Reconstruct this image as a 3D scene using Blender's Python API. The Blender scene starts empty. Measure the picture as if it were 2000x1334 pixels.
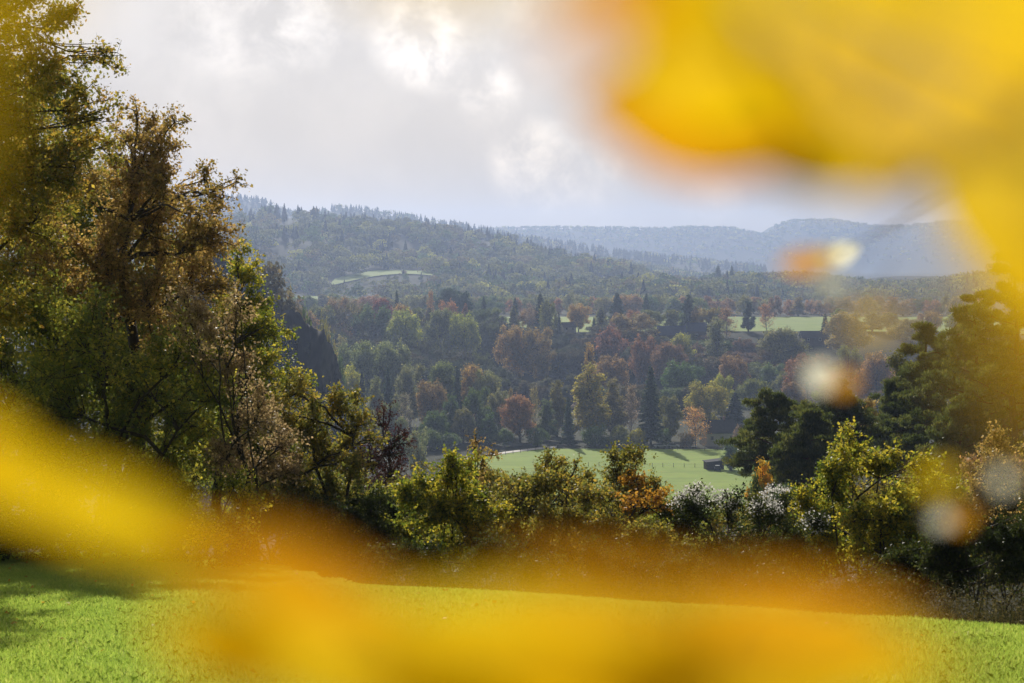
import bpy, math, random
import numpy as np
from mathutils import Vector, Quaternion

R = math.radians
sc = bpy.context.scene
col = sc.collection
RNG = np.random.default_rng(11)
random.seed(5)

# ------------------------------------------------------------------ camera
EYE = 62.0                      # valley floor is z = 0
FPX = 3333.0                    # focal length in pixels of a 2000 px wide frame
PITCH = math.atan(167 / FPX)
cam_d = bpy.data.cameras.new("camera")
cam = bpy.data.objects.new("camera", cam_d)
col.objects.link(cam)
cam_d.sensor_width = 36.0
cam_d.lens = FPX / 2000 * 36
cam_d.clip_start = 0.01
cam_d.clip_end = 30000
cam.location = (0, 0, EYE)
cam.rotation_euler = (math.pi / 2 - PITCH, 0, 0)
cam_d.dof.use_dof = True
cam_d.dof.focus_distance = 90.0
cam_d.dof.aperture_fstop = 5.6
cam_d.dof.aperture_blades = 9
sc.camera = cam

FWD = np.array([0, math.cos(PITCH), -math.sin(PITCH)])
UPV = np.array([0, math.sin(PITCH), math.cos(PITCH)])
RGT = np.array([1.0, 0, 0])


def ray(px, py):
    return FWD + (px - 1000) / FPX * RGT + (667 - py) / FPX * UPV


def at(px, py, y):
    """Point seen at (px, py) whose distance along +Y is y."""
    v = ray(px, py)
    return np.array([0, 0, EYE]) + v * (y / v[1])


# ------------------------------------------------------------------ sun, sky, exposure
SUN_AZ, SUN_EL = R(-9), R(28)
S = Vector((math.sin(SUN_AZ) * math.cos(SUN_EL), math.cos(SUN_AZ) * math.cos(SUN_EL), math.sin(SUN_EL)))
sd = bpy.data.lights.new("sun", "SUN")
sd.energy = 5.0
sd.angle = R(0.5)
sd.color = (1.0, 0.93, 0.82)
so = bpy.data.objects.new("sun", sd)
col.objects.link(so)
so.rotation_mode = "QUATERNION"
so.rotation_quaternion = S.to_track_quat("Z", "Y")
so.location = (0, 0, 400)

sc.view_settings.view_transform = "Standard"
sc.view_settings.look = "None"
sc.view_settings.exposure = 0.0
sc.view_settings.gamma = 1.0
sc.render.engine = "CYCLES"
sc.cycles.max_bounces = 7
sc.cycles.diffuse_bounces = 5
sc.cycles.glossy_bounces = 2
sc.cycles.transmission_bounces = 3
sc.cycles.transparent_max_bounces = 4
sc.cycles.volume_bounces = 1
sc.cycles.use_denoising = True
sc.cycles.caustics_reflective = False
sc.cycles.caustics_refractive = False
sc.cycles.sample_clamp_indirect = 4.0


class NT:
    def __init__(self, tree):
        self.t = tree

    def n(self, kind, **kw):
        nd = self.t.nodes.new(kind)
        for k, v in kw.items():
            setattr(nd, k, v)
        return nd

    def l(self, a, b):
        self.t.links.new(a, b)

    def val(self, sock, v):
        if hasattr(v, "is_output"):
            self.l(v, sock)
        else:
            sock.default_value = v

    def m(self, op, a, b=0.0, c=None, clamp=False):
        nd = self.n("ShaderNodeMath", operation=op, use_clamp=clamp)
        self.val(nd.inputs[0], a)
        self.val(nd.inputs[1], b)
        if c is not None:
            self.val(nd.inputs[2], c)
        return nd.outputs[0]

    def noise(self, vec, scale, detail=4.0, rough=0.55, dist=0.0):
        nd = self.n("ShaderNodeTexNoise")
        if vec is not None:
            self.l(vec, nd.inputs["Vector"])
        nd.inputs["Scale"].default_value = scale
        nd.inputs["Detail"].default_value = detail
        nd.inputs["Roughness"].default_value = rough
        nd.inputs["Distortion"].default_value = dist
        return nd.outputs["Fac"]

    def ramp(self, fac, stops):
        nd = self.n("ShaderNodeValToRGB")
        cr = nd.color_ramp
        while len(cr.elements) < len(stops):
            cr.elements.new(0.5)
        for e, (p, c) in zip(cr.elements, stops):
            e.position = p
            e.color = (c[0], c[1], c[2], 1)
        self.l(fac, nd.inputs[0])
        return nd.outputs[0]

    def mix(self, fac, a, b, blend="MIX"):
        nd = self.n("ShaderNodeMix", data_type="RGBA", blend_type=blend)
        self.val(nd.inputs[0], fac)
        for s, v in ((nd.inputs[6], a), (nd.inputs[7], b)):
            if isinstance(v, tuple):
                v = (*v[:3], 1)
            self.val(s, v)
        return nd.outputs[2]

    def smooth(self, v, a, b):
        nd = self.n("ShaderNodeMapRange", interpolation_type="SMOOTHSTEP")
        self.l(v, nd.inputs[0])
        nd.inputs[1].default_value = a
        nd.inputs[2].default_value = b
        return nd.outputs[0]


def make_world():
    w = bpy.data.worlds.new("World")
    sc.world = w
    w.use_nodes = True
    w.node_tree.nodes.clear()
    g = NT(w.node_tree)
    out = g.n("ShaderNodeOutputWorld")
    sky = g.n("ShaderNodeTexSky", sky_type="NISHITA")
    sky.sun_disc = False
    sky.sun_elevation = SUN_EL
    sky.sun_rotation = SUN_AZ
    sky.dust_density = 2.0
    bg_sky = g.n("ShaderNodeBackground")
    g.l(sky.outputs[0], bg_sky.inputs[0])
    bg_sky.inputs[1].default_value = 0.05
    tc = g.n("ShaderNodeTexCoord")
    d = tc.outputs["Generated"]

    def toward(v, a, b):            # 1 at angle-cosine b, 0 at a
        nd = g.n("ShaderNodeVectorMath", operation="DOT_PRODUCT")
        g.l(d, nd.inputs[0])
        nd.inputs[1].default_value = v
        return g.smooth(nd.outputs["Value"], a, b), nd.outputs["Value"]

    def pdir(px, py):
        v = Vector(ray(px, py))
        return tuple(v.normalized())

    big = g.noise(d, 5.0, 6, 0.55, 0.3)
    mid = g.noise(d, 14.0, 8, 0.55, 0.1)
    fine = g.noise(d, 34.0, 10, 0.6, 0.25)
    # the cloud deck: brightest towards the sun, dimmed elsewhere to lower fill
    near_sun, cosv = toward(tuple(S), 0.05, 1.0)
    deck = g.m("MULTIPLY_ADD", near_sun, 0.50, 0.08)
    varied = g.m("MULTIPLY_ADD", big, 0.55, 0.76)
    deck = g.m("MULTIPLY", deck, varied)
    wisps = g.m("MULTIPLY_ADD", g.smooth(mid, 0.40, 0.62), 0.10, 0.95)
    deck = g.m("MULTIPLY", deck, wisps)
    # sun-lit cloud puffs and the clearer bright patch left of the middle
    total = None
    for px, py, rad, amp, cut in ((480, 35, 130, 0.30, 0.50), (600, 20, 110, 0.30, 0.50), (815, 75, 90, 0.58, 0.46),
                                  (870, 95, 90, 0.30, 0.48), (955, 185, 62, 0.45, 0.46), (1050, 325, 90, 0.50, 0.47),
                                  (1010, 290, 60, 0.12, 0.46), (1170, 345, 70, 0.25, 0.47), (1390, 395, 60, 0.30, 0.46),
                                  (1040, 40, 100, 0.18, 0.52), (300, 150, 190, 0.08, 0.30)):
        v = pdir(px, py)
        r = rad / FPX
        f, _ = toward(v, math.cos(r * 1.25), math.cos(r * 0.12))
        pf = g.m("MULTIPLY", f, g.smooth(fine, cut - 0.14, cut + 0.30))
        pf = g.m("MULTIPLY", pf, amp * 1.0)
        total = pf if total is None else g.m("ADD", total, pf)
    bright = g.m("ADD", deck, total)
    glow, _ = toward(pdir(330, 230), math.cos(0.34), 1.0)
    bright = g.m("MULTIPLY_ADD", glow, 0.13, bright)
    # blueish-grey low in the sky, warm-grey higher
    sep = g.n("ShaderNodeSeparateXYZ")
    g.l(d, sep.inputs[0])
    hi = g.smooth(sep.outputs["Z"], 0.03, 0.13)
    tint = g.mix(hi, (1.00, 0.83, 0.60), (1.10, 1.01, 0.91))
    bc = g.n("ShaderNodeBackground")
    g.l(tint, bc.inputs[0])
    g.l(bright, bc.inputs[1])
    # cloud cover: closed ahead; dark unseen cover overhead and behind added to cut fill
    cover = g.m("MAXIMUM", g.smooth(sep.outputs["Y"], 0.30, 0.85), g.smooth(big, 0.36, 0.52))
    cover = g.m("MULTIPLY", cover, 0.97)
    ms = g.n("ShaderNodeMixShader")
    g.l(cover, ms.inputs[0])
    g.l(bg_sky.outputs[0], ms.inputs[1])
    g.l(bc.outputs[0], ms.inputs[2])
    g.l(ms.outputs[0], out.inputs[0])


make_world()

# ------------------------------------------------------------------ helpers


def link(o, parent=None):
    col.objects.link(o)
    if parent is not None:
        o.parent = parent
    return o


def tag(o, label=None, cat=None, group=None, kind=None):
    if label:
        o["label"] = label
    if cat:
        o["category"] = cat
    if group:
        o["group"] = group
    if kind:
        o["kind"] = kind
    return o


def empty(name, loc, label=None, cat=None, group=None):
    o = bpy.data.objects.new(name, None)
    o.location = tuple(float(v) for v in loc)
    o.empty_display_size = 0.2
    link(o)
    return tag(o, label, cat, group)


def new_mat(name):
    m = bpy.data.materials.new(name)
    m.use_nodes = True
    m.node_tree.nodes.clear()
    g = NT(m.node_tree)
    out = g.n("ShaderNodeOutputMaterial")
    return m, g, out


def raw_mesh(name, V, F, nper, attrs=None, smooth=False):
    """V (n,3), F (m,nper) arrays -> mesh; attrs: name -> (m,) float or (m,3) colour per face."""
    me = bpy.data.meshes.new(name)
    V = np.ascontiguousarray(V, dtype=np.float32)
    F = np.ascontiguousarray(F, dtype=np.int32)
    nf = len(F)
    me.vertices.add(len(V))
    me.vertices.foreach_set("co", V.ravel())
    me.loops.add(nf * nper)
    me.loops.foreach_set("vertex_index", F.ravel())
    me.polygons.add(nf)
    me.polygons.foreach_set("loop_start", np.arange(0, nf * nper, nper, dtype=np.int32))
    if smooth:
        me.polygons.foreach_set("use_smooth", np.ones(nf, dtype=bool))
    me.update(calc_edges=True)
    for k, a in (attrs or {}).items():
        a = np.asarray(a, dtype=np.float32)
        if a.ndim == 1:
            at_ = me.attributes.new(k, "FLOAT", "FACE")
            at_.data.foreach_set("value", a)
        else:
            at_ = me.attributes.new(k, "FLOAT_COLOR", "FACE")
            at_.data.foreach_set("color", np.concatenate([a, np.ones((len(a), 1), np.float32)], 1).ravel())
    return me


def obj(name, me, mat, parent=None, loc=None):
    o = bpy.data.objects.new(name, me)
    if mat is not None and not me.materials:
        me.materials.append(mat)
    if loc is not None:
        o.location = tuple(float(v) for v in loc)
    return link(o, parent)


def unit(a):
    return a / np.maximum(np.linalg.norm(a, axis=-1, keepdims=True), 1e-9)


def rand_dirs(n, rng):
    return unit(rng.normal(size=(n, 3)))


def cards(C, size, rng, droop=0.0, aspect=0.62, fold=0.12, axis=None, flat=0.0, nrm=None):
    """Leaf shapes (folded diamonds) at C with length size; returns V, F."""
    n = len(C)
    a = rand_dirs(n, rng) if axis is None else axis
    if droop:
        a = unit(a + np.array([0, 0, -droop]))
    if nrm is not None:
        a = unit(a - nrm * np.sum(a * nrm, 1, keepdims=True))
    b = rand_dirs(n, rng) if nrm is None else np.cross(nrm, a)
    if flat:
        b[:, 2] *= (1 - flat)
    b = unit(b - a * np.sum(a * b, 1, keepdims=True))
    c = np.cross(a, b)
    s = np.asarray(size).reshape(-1, 1) * np.ones((n, 1))
    V = np.empty((n, 4, 3))
    V[:, 0] = C - 0.5 * s * a
    V[:, 1] = C + s * (0.02 * a + 0.5 * aspect * b + fold * c)
    V[:, 2] = C + 0.5 * s * a
    V[:, 3] = C + s * (0.02 * a - 0.5 * aspect * b + fold * c)
    return V.reshape(-1, 3), np.arange(4 * n).reshape(n, 4)


class Tubes:
    """Collects tapered tubes (polylines with radii) into one mesh."""

    def __init__(self, sides=5):
        self.k = sides
        self.V, self.F, self.n = [], [], 0

    def add(self, P, r0, r1):
        P = np.asarray(P, float)
        m = len(P)
        T = unit(np.gradient(P, axis=0))
        ref = np.array([0.3, 0.2, 0.93]) if abs(T[0, 2]) < 0.8 else np.array([0.95, 0.3, 0.1])
        A = unit(np.cross(T, ref))
        B = np.cross(T, A)
        r = np.linspace(r0, r1, m).reshape(-1, 1, 1)
        ang = np.linspace(0, 2 * math.pi, self.k, endpoint=False)
        ring = P[:, None, :] + r * (np.cos(ang)[None, :, None] * A[:, None, :] + np.sin(ang)[None, :, None] * B[:, None, :])
        self.V.append(ring.reshape(-1, 3))
        i = np.arange(m - 1)[:, None] * self.k
        j = np.arange(self.k)[None, :]
        j2 = (j + 1) % self.k
        F = np.stack([i + j, i + j2, i + self.k + j2, i + self.k + j], -1).reshape(-1, 4) + self.n
        self.F.append(F)
        self.n += m * self.k

    def mesh(self, name):
        return raw_mesh(name, np.concatenate(self.V), np.concatenate(self.F), 4, smooth=True)


def curve(p0, p1, rng, n=6, wob=0.08, sag=0.0):
    t = np.linspace(0, 1, n)[:, None]
    p0, p1 = np.asarray(p0, float), np.asarray(p1, float)
    L = np.linalg.norm(p1 - p0)
    P = p0 + (p1 - p0) * t
    w = rng.normal(size=(n, 3)) * wob * L * np.sin(np.pi * t)
    w = (w + np.roll(w, 1, 0)) / 2
    P = P + w
    P[:, 2] += sag * L * np.sin(np.pi * t[:, 0])
    P[0], P[-1] = p0, p1
    return P


# ------------------------------------------------------------------ materials


def foliage_mat(name, stops=None, trans=0.5, gloss=0.06, rough=0.38, attr_col=False):
    m, g, out = new_mat(name)
    at_ = g.n("ShaderNodeAttribute", attribute_name="rnd")
    rnd = at_.outputs["Fac"]
    if attr_col:
        c = g.n("ShaderNodeAttribute", attribute_name="leafcol").outputs["Color"]
    elif stops:
        c = g.ramp(rnd, stops)
    else:
        oi = g.n("ShaderNodeObjectInfo")
        warm = g.mix(g.smooth(rnd, 0.55, 1.0), (0.92, 0.95, 0.90), (1.35, 1.12, 0.85))
        c = g.mix(1.0, oi.outputs["Color"], warm, "MULTIPLY")
        v = g.m("MULTIPLY_ADD", rnd, 3.3, 1.1)
        cv = g.n("ShaderNodeCombineColor")
        for s in cv.inputs[:3]:
            g.l(v, s)
        c = g.mix(1.0, c, cv.outputs[0], "MULTIPLY")
    df = g.n("ShaderNodeBsdfDiffuse")
    tr = g.n("ShaderNodeBsdfTranslucent")
    g.l(c, df.inputs[0])
    g.l(c, tr.inputs[0])
    mx = g.n("ShaderNodeMixShader")
    mx.inputs[0].default_value = trans
    g.l(df.outputs[0], mx.inputs[1])
    g.l(tr.outputs[0], mx.inputs[2])
    gl = g.n("ShaderNodeBsdfGlossy")
    gl.inputs["Roughness"].default_value = rough
    gl.inputs["Color"].default_value = (0.95, 0.95, 0.95, 1)
    m2 = g.n("ShaderNodeMixShader")
    m2.inputs[0].default_value = gloss
    g.l(mx.outputs[0], m2.inputs[1])
    g.l(gl.outputs[0], m2.inputs[2])
    g.l(m2.outputs[0], out.inputs[0])
    return m


def plain_mat(name, c0, c1, scale=3.0, rough=0.85, bump=0.0, metal=0.0):
    m, g, out = new_mat(name)
    p = g.n("ShaderNodeBsdfPrincipled")
    tc = g.n("ShaderNodeTexCoord")
    f = g.noise(tc.outputs["Object"], scale, 6, 0.6)
    g.l(g.mix(g.smooth(f, 0.3, 0.7), c0, c1), p.inputs["Base Color"])
    p.inputs["Roughness"].default_value = rough
    p.inputs["Metallic"].default_value = metal
    if bump:
        b = g.n("ShaderNodeBump")
        b.inputs["Strength"].default_value = bump
        b.inputs["Distance"].default_value = 0.3
        g.l(f, b.inputs["Height"])
        g.l(b.outputs[0], p.inputs["Normal"])
    g.l(p.outputs[0], out.inputs[0])
    return m


GREEN, OLIVE, YGREEN = (0.055, 0.085, 0.022), (0.10, 0.105, 0.030), (0.19, 0.19, 0.035)
OCHRE, ORANGE, RED = (0.17, 0.125, 0.04), (0.17, 0.115, 0.05), (0.13, 0.05, 0.035)
RUST, BROWN, CONIF = (0.135, 0.075, 0.038), (0.17, 0.10, 0.05), (0.022, 0.040, 0.022)
PALE, GREY = (0.125, 0.13, 0.055), (0.13, 0.11, 0.085)
GOLD = (0.23, 0.175, 0.06)

M_tree = foliage_mat("foliage", None, 0.45, 0.02, 0.5)
M_forest = foliage_mat("forest_foliage", None, 0.42, 0.02, 0.6, attr_col=True)
M_oak = foliage_mat("oak_leaves", [(0.0, (0.144, 0.180, 0.024)), (0.4, (0.288, 0.276, 0.036)), (0.7, (0.552, 0.396, 0.048)), (0.88, (0.576, 0.324, 0.060)), (1.0, (0.744, 0.552, 0.084))], 0.64, 0.035, 0.45)
M_beech = foliage_mat("brown_leaves", [(0.0, (0.165, 0.158, 0.030)), (0.35, (0.375, 0.293, 0.060)), (0.6, (0.555, 0.360, 0.098)), (0.85, (0.690, 0.465, 0.150)), (1.0, (0.820, 0.660, 0.120))], 0.64, 0.040, 0.45)
M_hazel = foliage_mat("hazel_leaves", [(0.0, (0.135, 0.195, 0.030)), (0.5, (0.270, 0.315, 0.045)), (0.78, (0.570, 0.495, 0.060)), (1.0, (0.820, 0.660, 0.075))], 0.64, 0.035, 0.45)
M_dry = foliage_mat("dry_leaves", [(0.0, (0.194, 0.137, 0.053)), (0.5, (0.445, 0.321, 0.151)), (0.8, (0.624, 0.465, 0.237)), (1.0, (0.683, 0.577, 0.132))], 0.6, 0.050, 0.45)
M_yellow = foliage_mat("yellowing_leaves", [(0.0, (0.085, 0.144, 0.020)), (0.4, (0.236, 0.288, 0.030)), (0.7, (0.675, 0.574, 0.051)), (1.0, (0.800, 0.607, 0.059))], 0.6, 0.035, 0.45)
M_mixed = foliage_mat("mixed_leaves", [(0.0, (0.108, 0.144, 0.024)), (0.45, (0.240, 0.240, 0.042)), (0.75, (0.504, 0.384, 0.054)), (1.0, (0.696, 0.432, 0.060))], 0.64, 0.040, 0.45)
M_orange = foliage_mat("orange_leaves", [(0.0, (0.270, 0.176, 0.034)), (0.4, (0.640, 0.324, 0.043)), (1.0, (0.640, 0.405, 0.043))], 0.6, 0.030, 0.45)
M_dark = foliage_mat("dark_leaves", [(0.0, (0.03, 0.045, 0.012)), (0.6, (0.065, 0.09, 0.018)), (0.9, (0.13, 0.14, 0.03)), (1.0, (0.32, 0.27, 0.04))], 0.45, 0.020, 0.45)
M_redtwig = foliage_mat("reddish_leaves", [(0.0, (0.06, 0.025, 0.022)), (0.7, (0.13, 0.05, 0.035)), (1.0, (0.28, 0.07, 0.05))], 0.35, 0.030, 0.45)
M_fluff = foliage_mat("seed_fluff", [(0.0, (0.70, 0.68, 0.64)), (1.0, (0.85, 0.84, 0.81))], 0.5, 0.0)
M_needle = foliage_mat("pine_needles", [(0.0, (0.075, 0.114, 0.028)), (0.6, (0.175, 0.216, 0.050)), (1.0, (0.375, 0.360, 0.077))], 0.35, 0.03)
M_blade = foliage_mat("grass_blades", [(0.0, (0.32, 0.475, 0.07)), (0.6, (0.52, 0.69, 0.105)), (0.9, (0.724, 0.747, 0.177)), (1.0, (0.768, 0.747, 0.431))], 0.6, 0.08, 0.28)
M_stalk = foliage_mat("dry_stalks", [(0.0, (0.045, 0.05, 0.018)), (0.7, (0.09, 0.075, 0.03)), (1.0, (0.20, 0.16, 0.06))], 0.4, 0.012, 0.5)
M_bark = plain_mat("bark", (0.035, 0.027, 0.02), (0.085, 0.068, 0.05), 6, 0.95, 0.4)
M_pinebark = plain_mat("pine_bark", (0.10, 0.045, 0.025), (0.19, 0.085, 0.045), 4, 0.95, 0.4)
M_palebark = plain_mat("pale_bark", (0.14, 0.13, 0.11), (0.24, 0.22, 0.19), 4, 0.95)
M_twig = plain_mat("twig_bark", (0.05, 0.03, 0.02), (0.10, 0.06, 0.035), 60, 0.8)

# ------------------------------------------------------------------ terrain


def sstep(x, a, b):
    t = np.clip((x - a) / (b - a), 0, 1)
    return t * t * (3 - 2 * t)


def px_x(px, y):
    return (px - 1000) / FPX * y


def crest_z(pairs, yc, tree=0.0):
    P = np.array(pairs, float)
    return P[:, 0], (500 - P[:, 1]) / FPX * yc - tree


HILL = dict(yc=2300, w0=880, w1=700, tree=13, pts=[(-400, 415), (200, 408), (400, 424), (470, 425), (510, 410), (560, 407), (640, 414), (700, 420), (760, 428), (830, 440), (900, 452), (960, 458), (1010, 468), (1060, 482), (1110, 495), (1200, 515), (1280, 538), (1350, 556), (1420, 572), (1520, 588), (3000, 600)])
HILL2 = dict(yc=3600, w0=700, w1=700, tree=14, pts=[(-400, 360), (300, 368), (440, 376), (470, 378), (525, 386), (560, 404), (600, 416), (640, 402), (660, 398), (720, 402), (780, 412), (850, 424), (930, 437), (1000, 452), (1100, 468), (1200, 484), (1350, 500), (1600, 530), (3000, 560)])
KNOLL = dict(yc=2900, w0=420, w1=400, tree=12, pts=[(-400, 560), (900, 540), (1060, 512), (1130, 502), (1170, 497), (1240, 508), (1330, 525), (1400, 540), (1480, 556), (1600, 570), (3000, 590)])
RIDGE = dict(yc=5200, w0=900, w1=1500, tree=16, pts=[(-400, 440), (800, 446), (930, 440), (1000, 437), (1100, 436), (1200, 437), (1280, 439), (1350, 436), (1420, 437), (1460, 445), (1500, 450), (1515, 430), (1540, 423), (1620, 421), (1660, 427), (1720, 436), (1780, 432), (1850, 424), (2000, 428), (2400, 415), (3000, 410)])
EASTH = dict(yc=1900, w0=420, w1=500, tree=12, pts=[(-400, 600), (1350, 588), (1430, 574), (1500, 570), (1600, 562), (1700, 548), (1800, 534), (1900, 522), (2000, 508), (2300, 480), (3000, 470)])


def ridge(h, X, Y):
    p, z = crest_z(h["pts"], h["yc"], h["tree"])
    u = 1000 + FPX * X / h["yc"]
    zc = np.interp(u, p, z)
    t = Y - h["yc"]
    k = np.where(t < 0, 1 - sstep(-t, 0, h["w0"]), 1 - sstep(t, 0, h["w1"]))
    return -40 + (np.maximum(zc, -40) + 40) * k


def brow(X, Y):
    u = X / np.maximum(Y, 3.0)
    return np.interp(u, [-0.6, -0.2, -0.13, -0.09, 0.0, 0.15, 0.3, 0.6], [31, 31, 27, 22.8, 21.3, 18.6, 16.6, 14])


def H0(X, Y):
    """Ground height relative to the eye."""
    X = np.asarray(X, float)
    Y = np.asarray(Y, float)
    yb = brow(X, Y)
    s = Y - yb
    drop = np.interp(s, [-1e5, 0, 0.6, 1.5, 5, 12, 40, 100, 200, 300], [0, 0, 0.12, 0.42, 1.7, 4.2, 13.5, 33, 54, 60])
    near = -1.6 - 0.125 * np.minimum(Y, yb) - drop
    u = X / np.maximum(Y, 1.0)
    spur = -9.0 - 0.062 * Y
    k = sstep(u, 0.118, 0.155) * sstep(Y, 32, 70) * (1 - sstep(Y, 150, 330))
    near = near * (1 - k) + np.maximum(near, spur) * k
    und = 0.5 * np.sin(X * 0.031 + 1.3) * np.sin(Y * 0.027) * sstep(Y, 250, 400) * (1 - sstep(Y, 620, 700))
    valley = -62.0 + 22.0 * sstep(Y + 18 * np.sin(X * 0.012), 800, 918) + und * 0.4
    z = np.where(Y < 400, np.maximum(near, -62.0), valley)
    for h in (HILL, HILL2, KNOLL, RIDGE, EASTH):
        z = np.where(Y > 1250, np.maximum(z, ridge(h, X, Y)), z)
    bumps = 9 * np.sin(X * 0.011 + Y * 0.004) * np.sin(Y * 0.009 + 0.7) + 5 * np.sin(X * 0.023 - Y * 0.013)
    z = z + bumps * sstep(Y, 1500, 1750) * (1 - sstep(Y, 2050, 2300))
    return z


ys = np.concatenate([np.arange(-60, 0, 3.0), np.arange(0, 60, 0.5), 60 * 1.028 ** np.arange(0, 190)])
ys = ys[ys < 6900]
xp = np.concatenate([np.arange(0, 24, 0.6), 24 * 1.045 ** np.arange(0, 130)])
xp = xp[xp < 6000]
xs = np.concatenate([-xp[:0:-1], xp])
GX, GY = np.meshgrid(xs, ys)
GZ = H0(GX, GY)


def ground(x, y):
    """Terrain height in world space on the actual grid (bilinear)."""
    x = np.asarray(x, float)
    y = np.asarray(y, float)
    i = np.clip(np.searchsorted(xs, x) - 1, 0, len(xs) - 2)
    j = np.clip(np.searchsorted(ys, y) - 1, 0, len(ys) - 2)
    tx = (x - xs[i]) / (xs[i + 1] - xs[i])
    ty = (y - ys[j]) / (ys[j + 1] - ys[j])
    z = GZ[j, i] * (1 - tx) * (1 - ty) + GZ[j, i + 1] * tx * (1 - ty) + GZ[j + 1, i] * (1 - tx) * ty + GZ[j + 1, i + 1] * tx * ty
    return z + EYE


def terrain_mat():
    m, g, out = new_mat("ground_soil_and_grass")
    p = g.n("ShaderNodeBsdfPrincipled")
    tc = g.n("ShaderNodeTexCoord")
    v = tc.outputs["Object"]
    a = g.noise(v, 0.02, 6, 0.6)
    b = g.noise(v, 0.35, 6, 0.65)
    c = g.noise(v, 6.0, 5, 0.6)
    base = g.mix(g.smooth(a, 0.35, 0.65), (0.020, 0.026, 0.011), (0.040, 0.038, 0.017))
    base = g.mix(g.m("MULTIPLY", g.smooth(b, 0.45, 0.7), 0.7), base, (0.032, 0.046, 0.014))
    grass = g.mix(g.smooth(c, 0.35, 0.65), (0.19, 0.25, 0.04), (0.28, 0.35, 0.06))
    grass = g.mix(g.smooth(g.noise(v, 0.5, 4), 0.5, 0.75), grass, (0.13, 0.16, 0.05))
    near = g.n("ShaderNodeAttribute", attribute_name="meadow").outputs["Fac"]
    g.l(g.mix(near, base, grass), p.inputs["Base Color"])
    p.inputs["Roughness"].default_value = 0.95
    p.inputs["Specular IOR Level"].default_value = 0.1
    bm = g.n("ShaderNodeBump")
    bm.inputs["Strength"].default_value = 0.5
    bm.inputs["Distance"].default_value = 0.05
    g.l(c, bm.inputs["Height"])
    g.l(bm.outputs[0], p.inputs["Normal"])
    g.l(p.outputs[0], out.inputs[0])
    return m


def build_terrain():
    ny, nx = GX.shape
    V = np.stack([GX, GY, GZ + EYE], -1).reshape(-1, 3)
    i = np.arange(ny - 1)[:, None] * nx + np.arange(nx - 1)[None, :]
    F = np.stack([i, i + 1, i + nx + 1, i + nx], -1).reshape(-1, 4)
    me = raw_mesh("ground", V, F, 4, smooth=True)
    mask = (GY < brow(GX, GY) + 2.5).astype(np.float32).ravel()
    a = me.attributes.new("meadow", "FLOAT", "POINT")
    a.data.foreach_set("value", mask)
    o = obj("ground", me, terrain_mat())
    tag(o, kind="structure")


build_terrain()


def field_mat(name, c0, c1, c2, s=0.06):
    m, g, out = new_mat(name)
    p = g.n("ShaderNodeBsdfPrincipled")
    tc = g.n("ShaderNodeTexCoord")
    v = tc.outputs["Object"]
    a = g.noise(v, s, 5, 0.6)
    b = g.noise(v, s * 9, 6, 0.65)
    mp = g.n("ShaderNodeMapping")
    g.l(v, mp.inputs[0])
    mp.inputs["Rotation"].default_value = (0, 0, 0.5)
    mp.inputs["Scale"].default_value = (0.05, 0.9, 1)
    st = g.noise(mp.outputs[0], 1.0, 4, 0.6)
    c = g.mix(g.smooth(a, 0.35, 0.65), c0, c1)
    c = g.mix(g.m("MULTIPLY", g.smooth(st, 0.5, 0.7), 0.75), c, tuple(q * .55 for q in c0))
    c = g.mix(g.m("MULTIPLY", g.smooth(b, 0.5, 0.72), 0.7), c, c2)
    g.l(c, p.inputs["Base Color"])
    p.inputs["Roughness"].default_value = 0.9
    p.inputs["Specular IOR Level"].default_value = 0.15
    p.inputs["Sheen Weight"].default_value = 0.0
    p.inputs["Sheen Tint"].default_value = (0.8, 0.9, 0.5, 1)
    g.l(p.outputs[0], out.inputs[0])
    return m


def sheet(name, fn, nu, nv, mat, lift):
    """fn(u, v) -> x, y; a sheet lying `lift` above the terrain."""
    U, Vv = np.meshgrid(np.linspace(0, 1, nu), np.linspace(0, 1, nv))
    X, Y = fn(U, Vv)
    Z = ground(X, Y) + lift
    V = np.stack([X, Y, Z], -1).reshape(-1, 3)
    i = np.arange(nv - 1)[:, None] * nu + np.arange(nu - 1)[None, :]
    F = np.stack([i, i + 1, i + nu + 1, i + nu], -1).reshape(-1, 4)
    return tag(obj(name, raw_mesh(name, V, F, 4, smooth=True), mat), kind="structure")


M_paddock = field_mat("paddock_grass", (0.20, 0.31, 0.030), (0.25, 0.36, 0.036), (0.27, 0.28, 0.06))
M_field = field_mat("far_field_grass", (0.18, 0.27, 0.045), (0.23, 0.31, 0.05), (0.23, 0.26, 0.06), 0.02)
M_path = plain_mat("gravel", (0.55, 0.53, 0.49), (0.70, 0.68, 0.64), 2.0, 0.9)
sheet("paddock", lambda u, v: (px_x(np.interp(395 + 150 * v, [395, 515, 552], [850, 905, 1092]), 395 + 150 * v) * (1 - u) + 130 * u, 395 + 150 * v), 60, 40, M_paddock, 0.12)
sheet("plateau_field", lambda u, v: (px_x(1000, 1) + (-330 + 760 * u), 905 + 215 * v), 60, 20, M_field, 0.15)
sheet("hill_pasture", lambda u, v: (px_x(655 + 190 * u, 1700), 1640 + 60 * np.sin(u * 2.6) + 55 * v + 25 * u), 40, 12, M_field, 1.2)
sheet("foot_pasture", lambda u, v: (px_x(540 + 230 * u, 1480), 1420 + 90 * v + 20 * np.sin(u * 5)), 40, 8, M_field, 0.8)


def path_fn(u, v):
    px = 900 + 188 * u
    y = 515 + 35 * u + 2 * np.sin(u * 3)
    return px_x(px, y), y + (v - 0.5) * 5.0


sheet("gravel_path", path_fn, 60, 3, M_path, 0.22)
sheet("quarry_track", lambda u, v: (px_x(728 + 34 * u, 655), 652 + 16 * u * 0.5 + 26 * v), 10, 8, M_path, 0.6)


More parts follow.
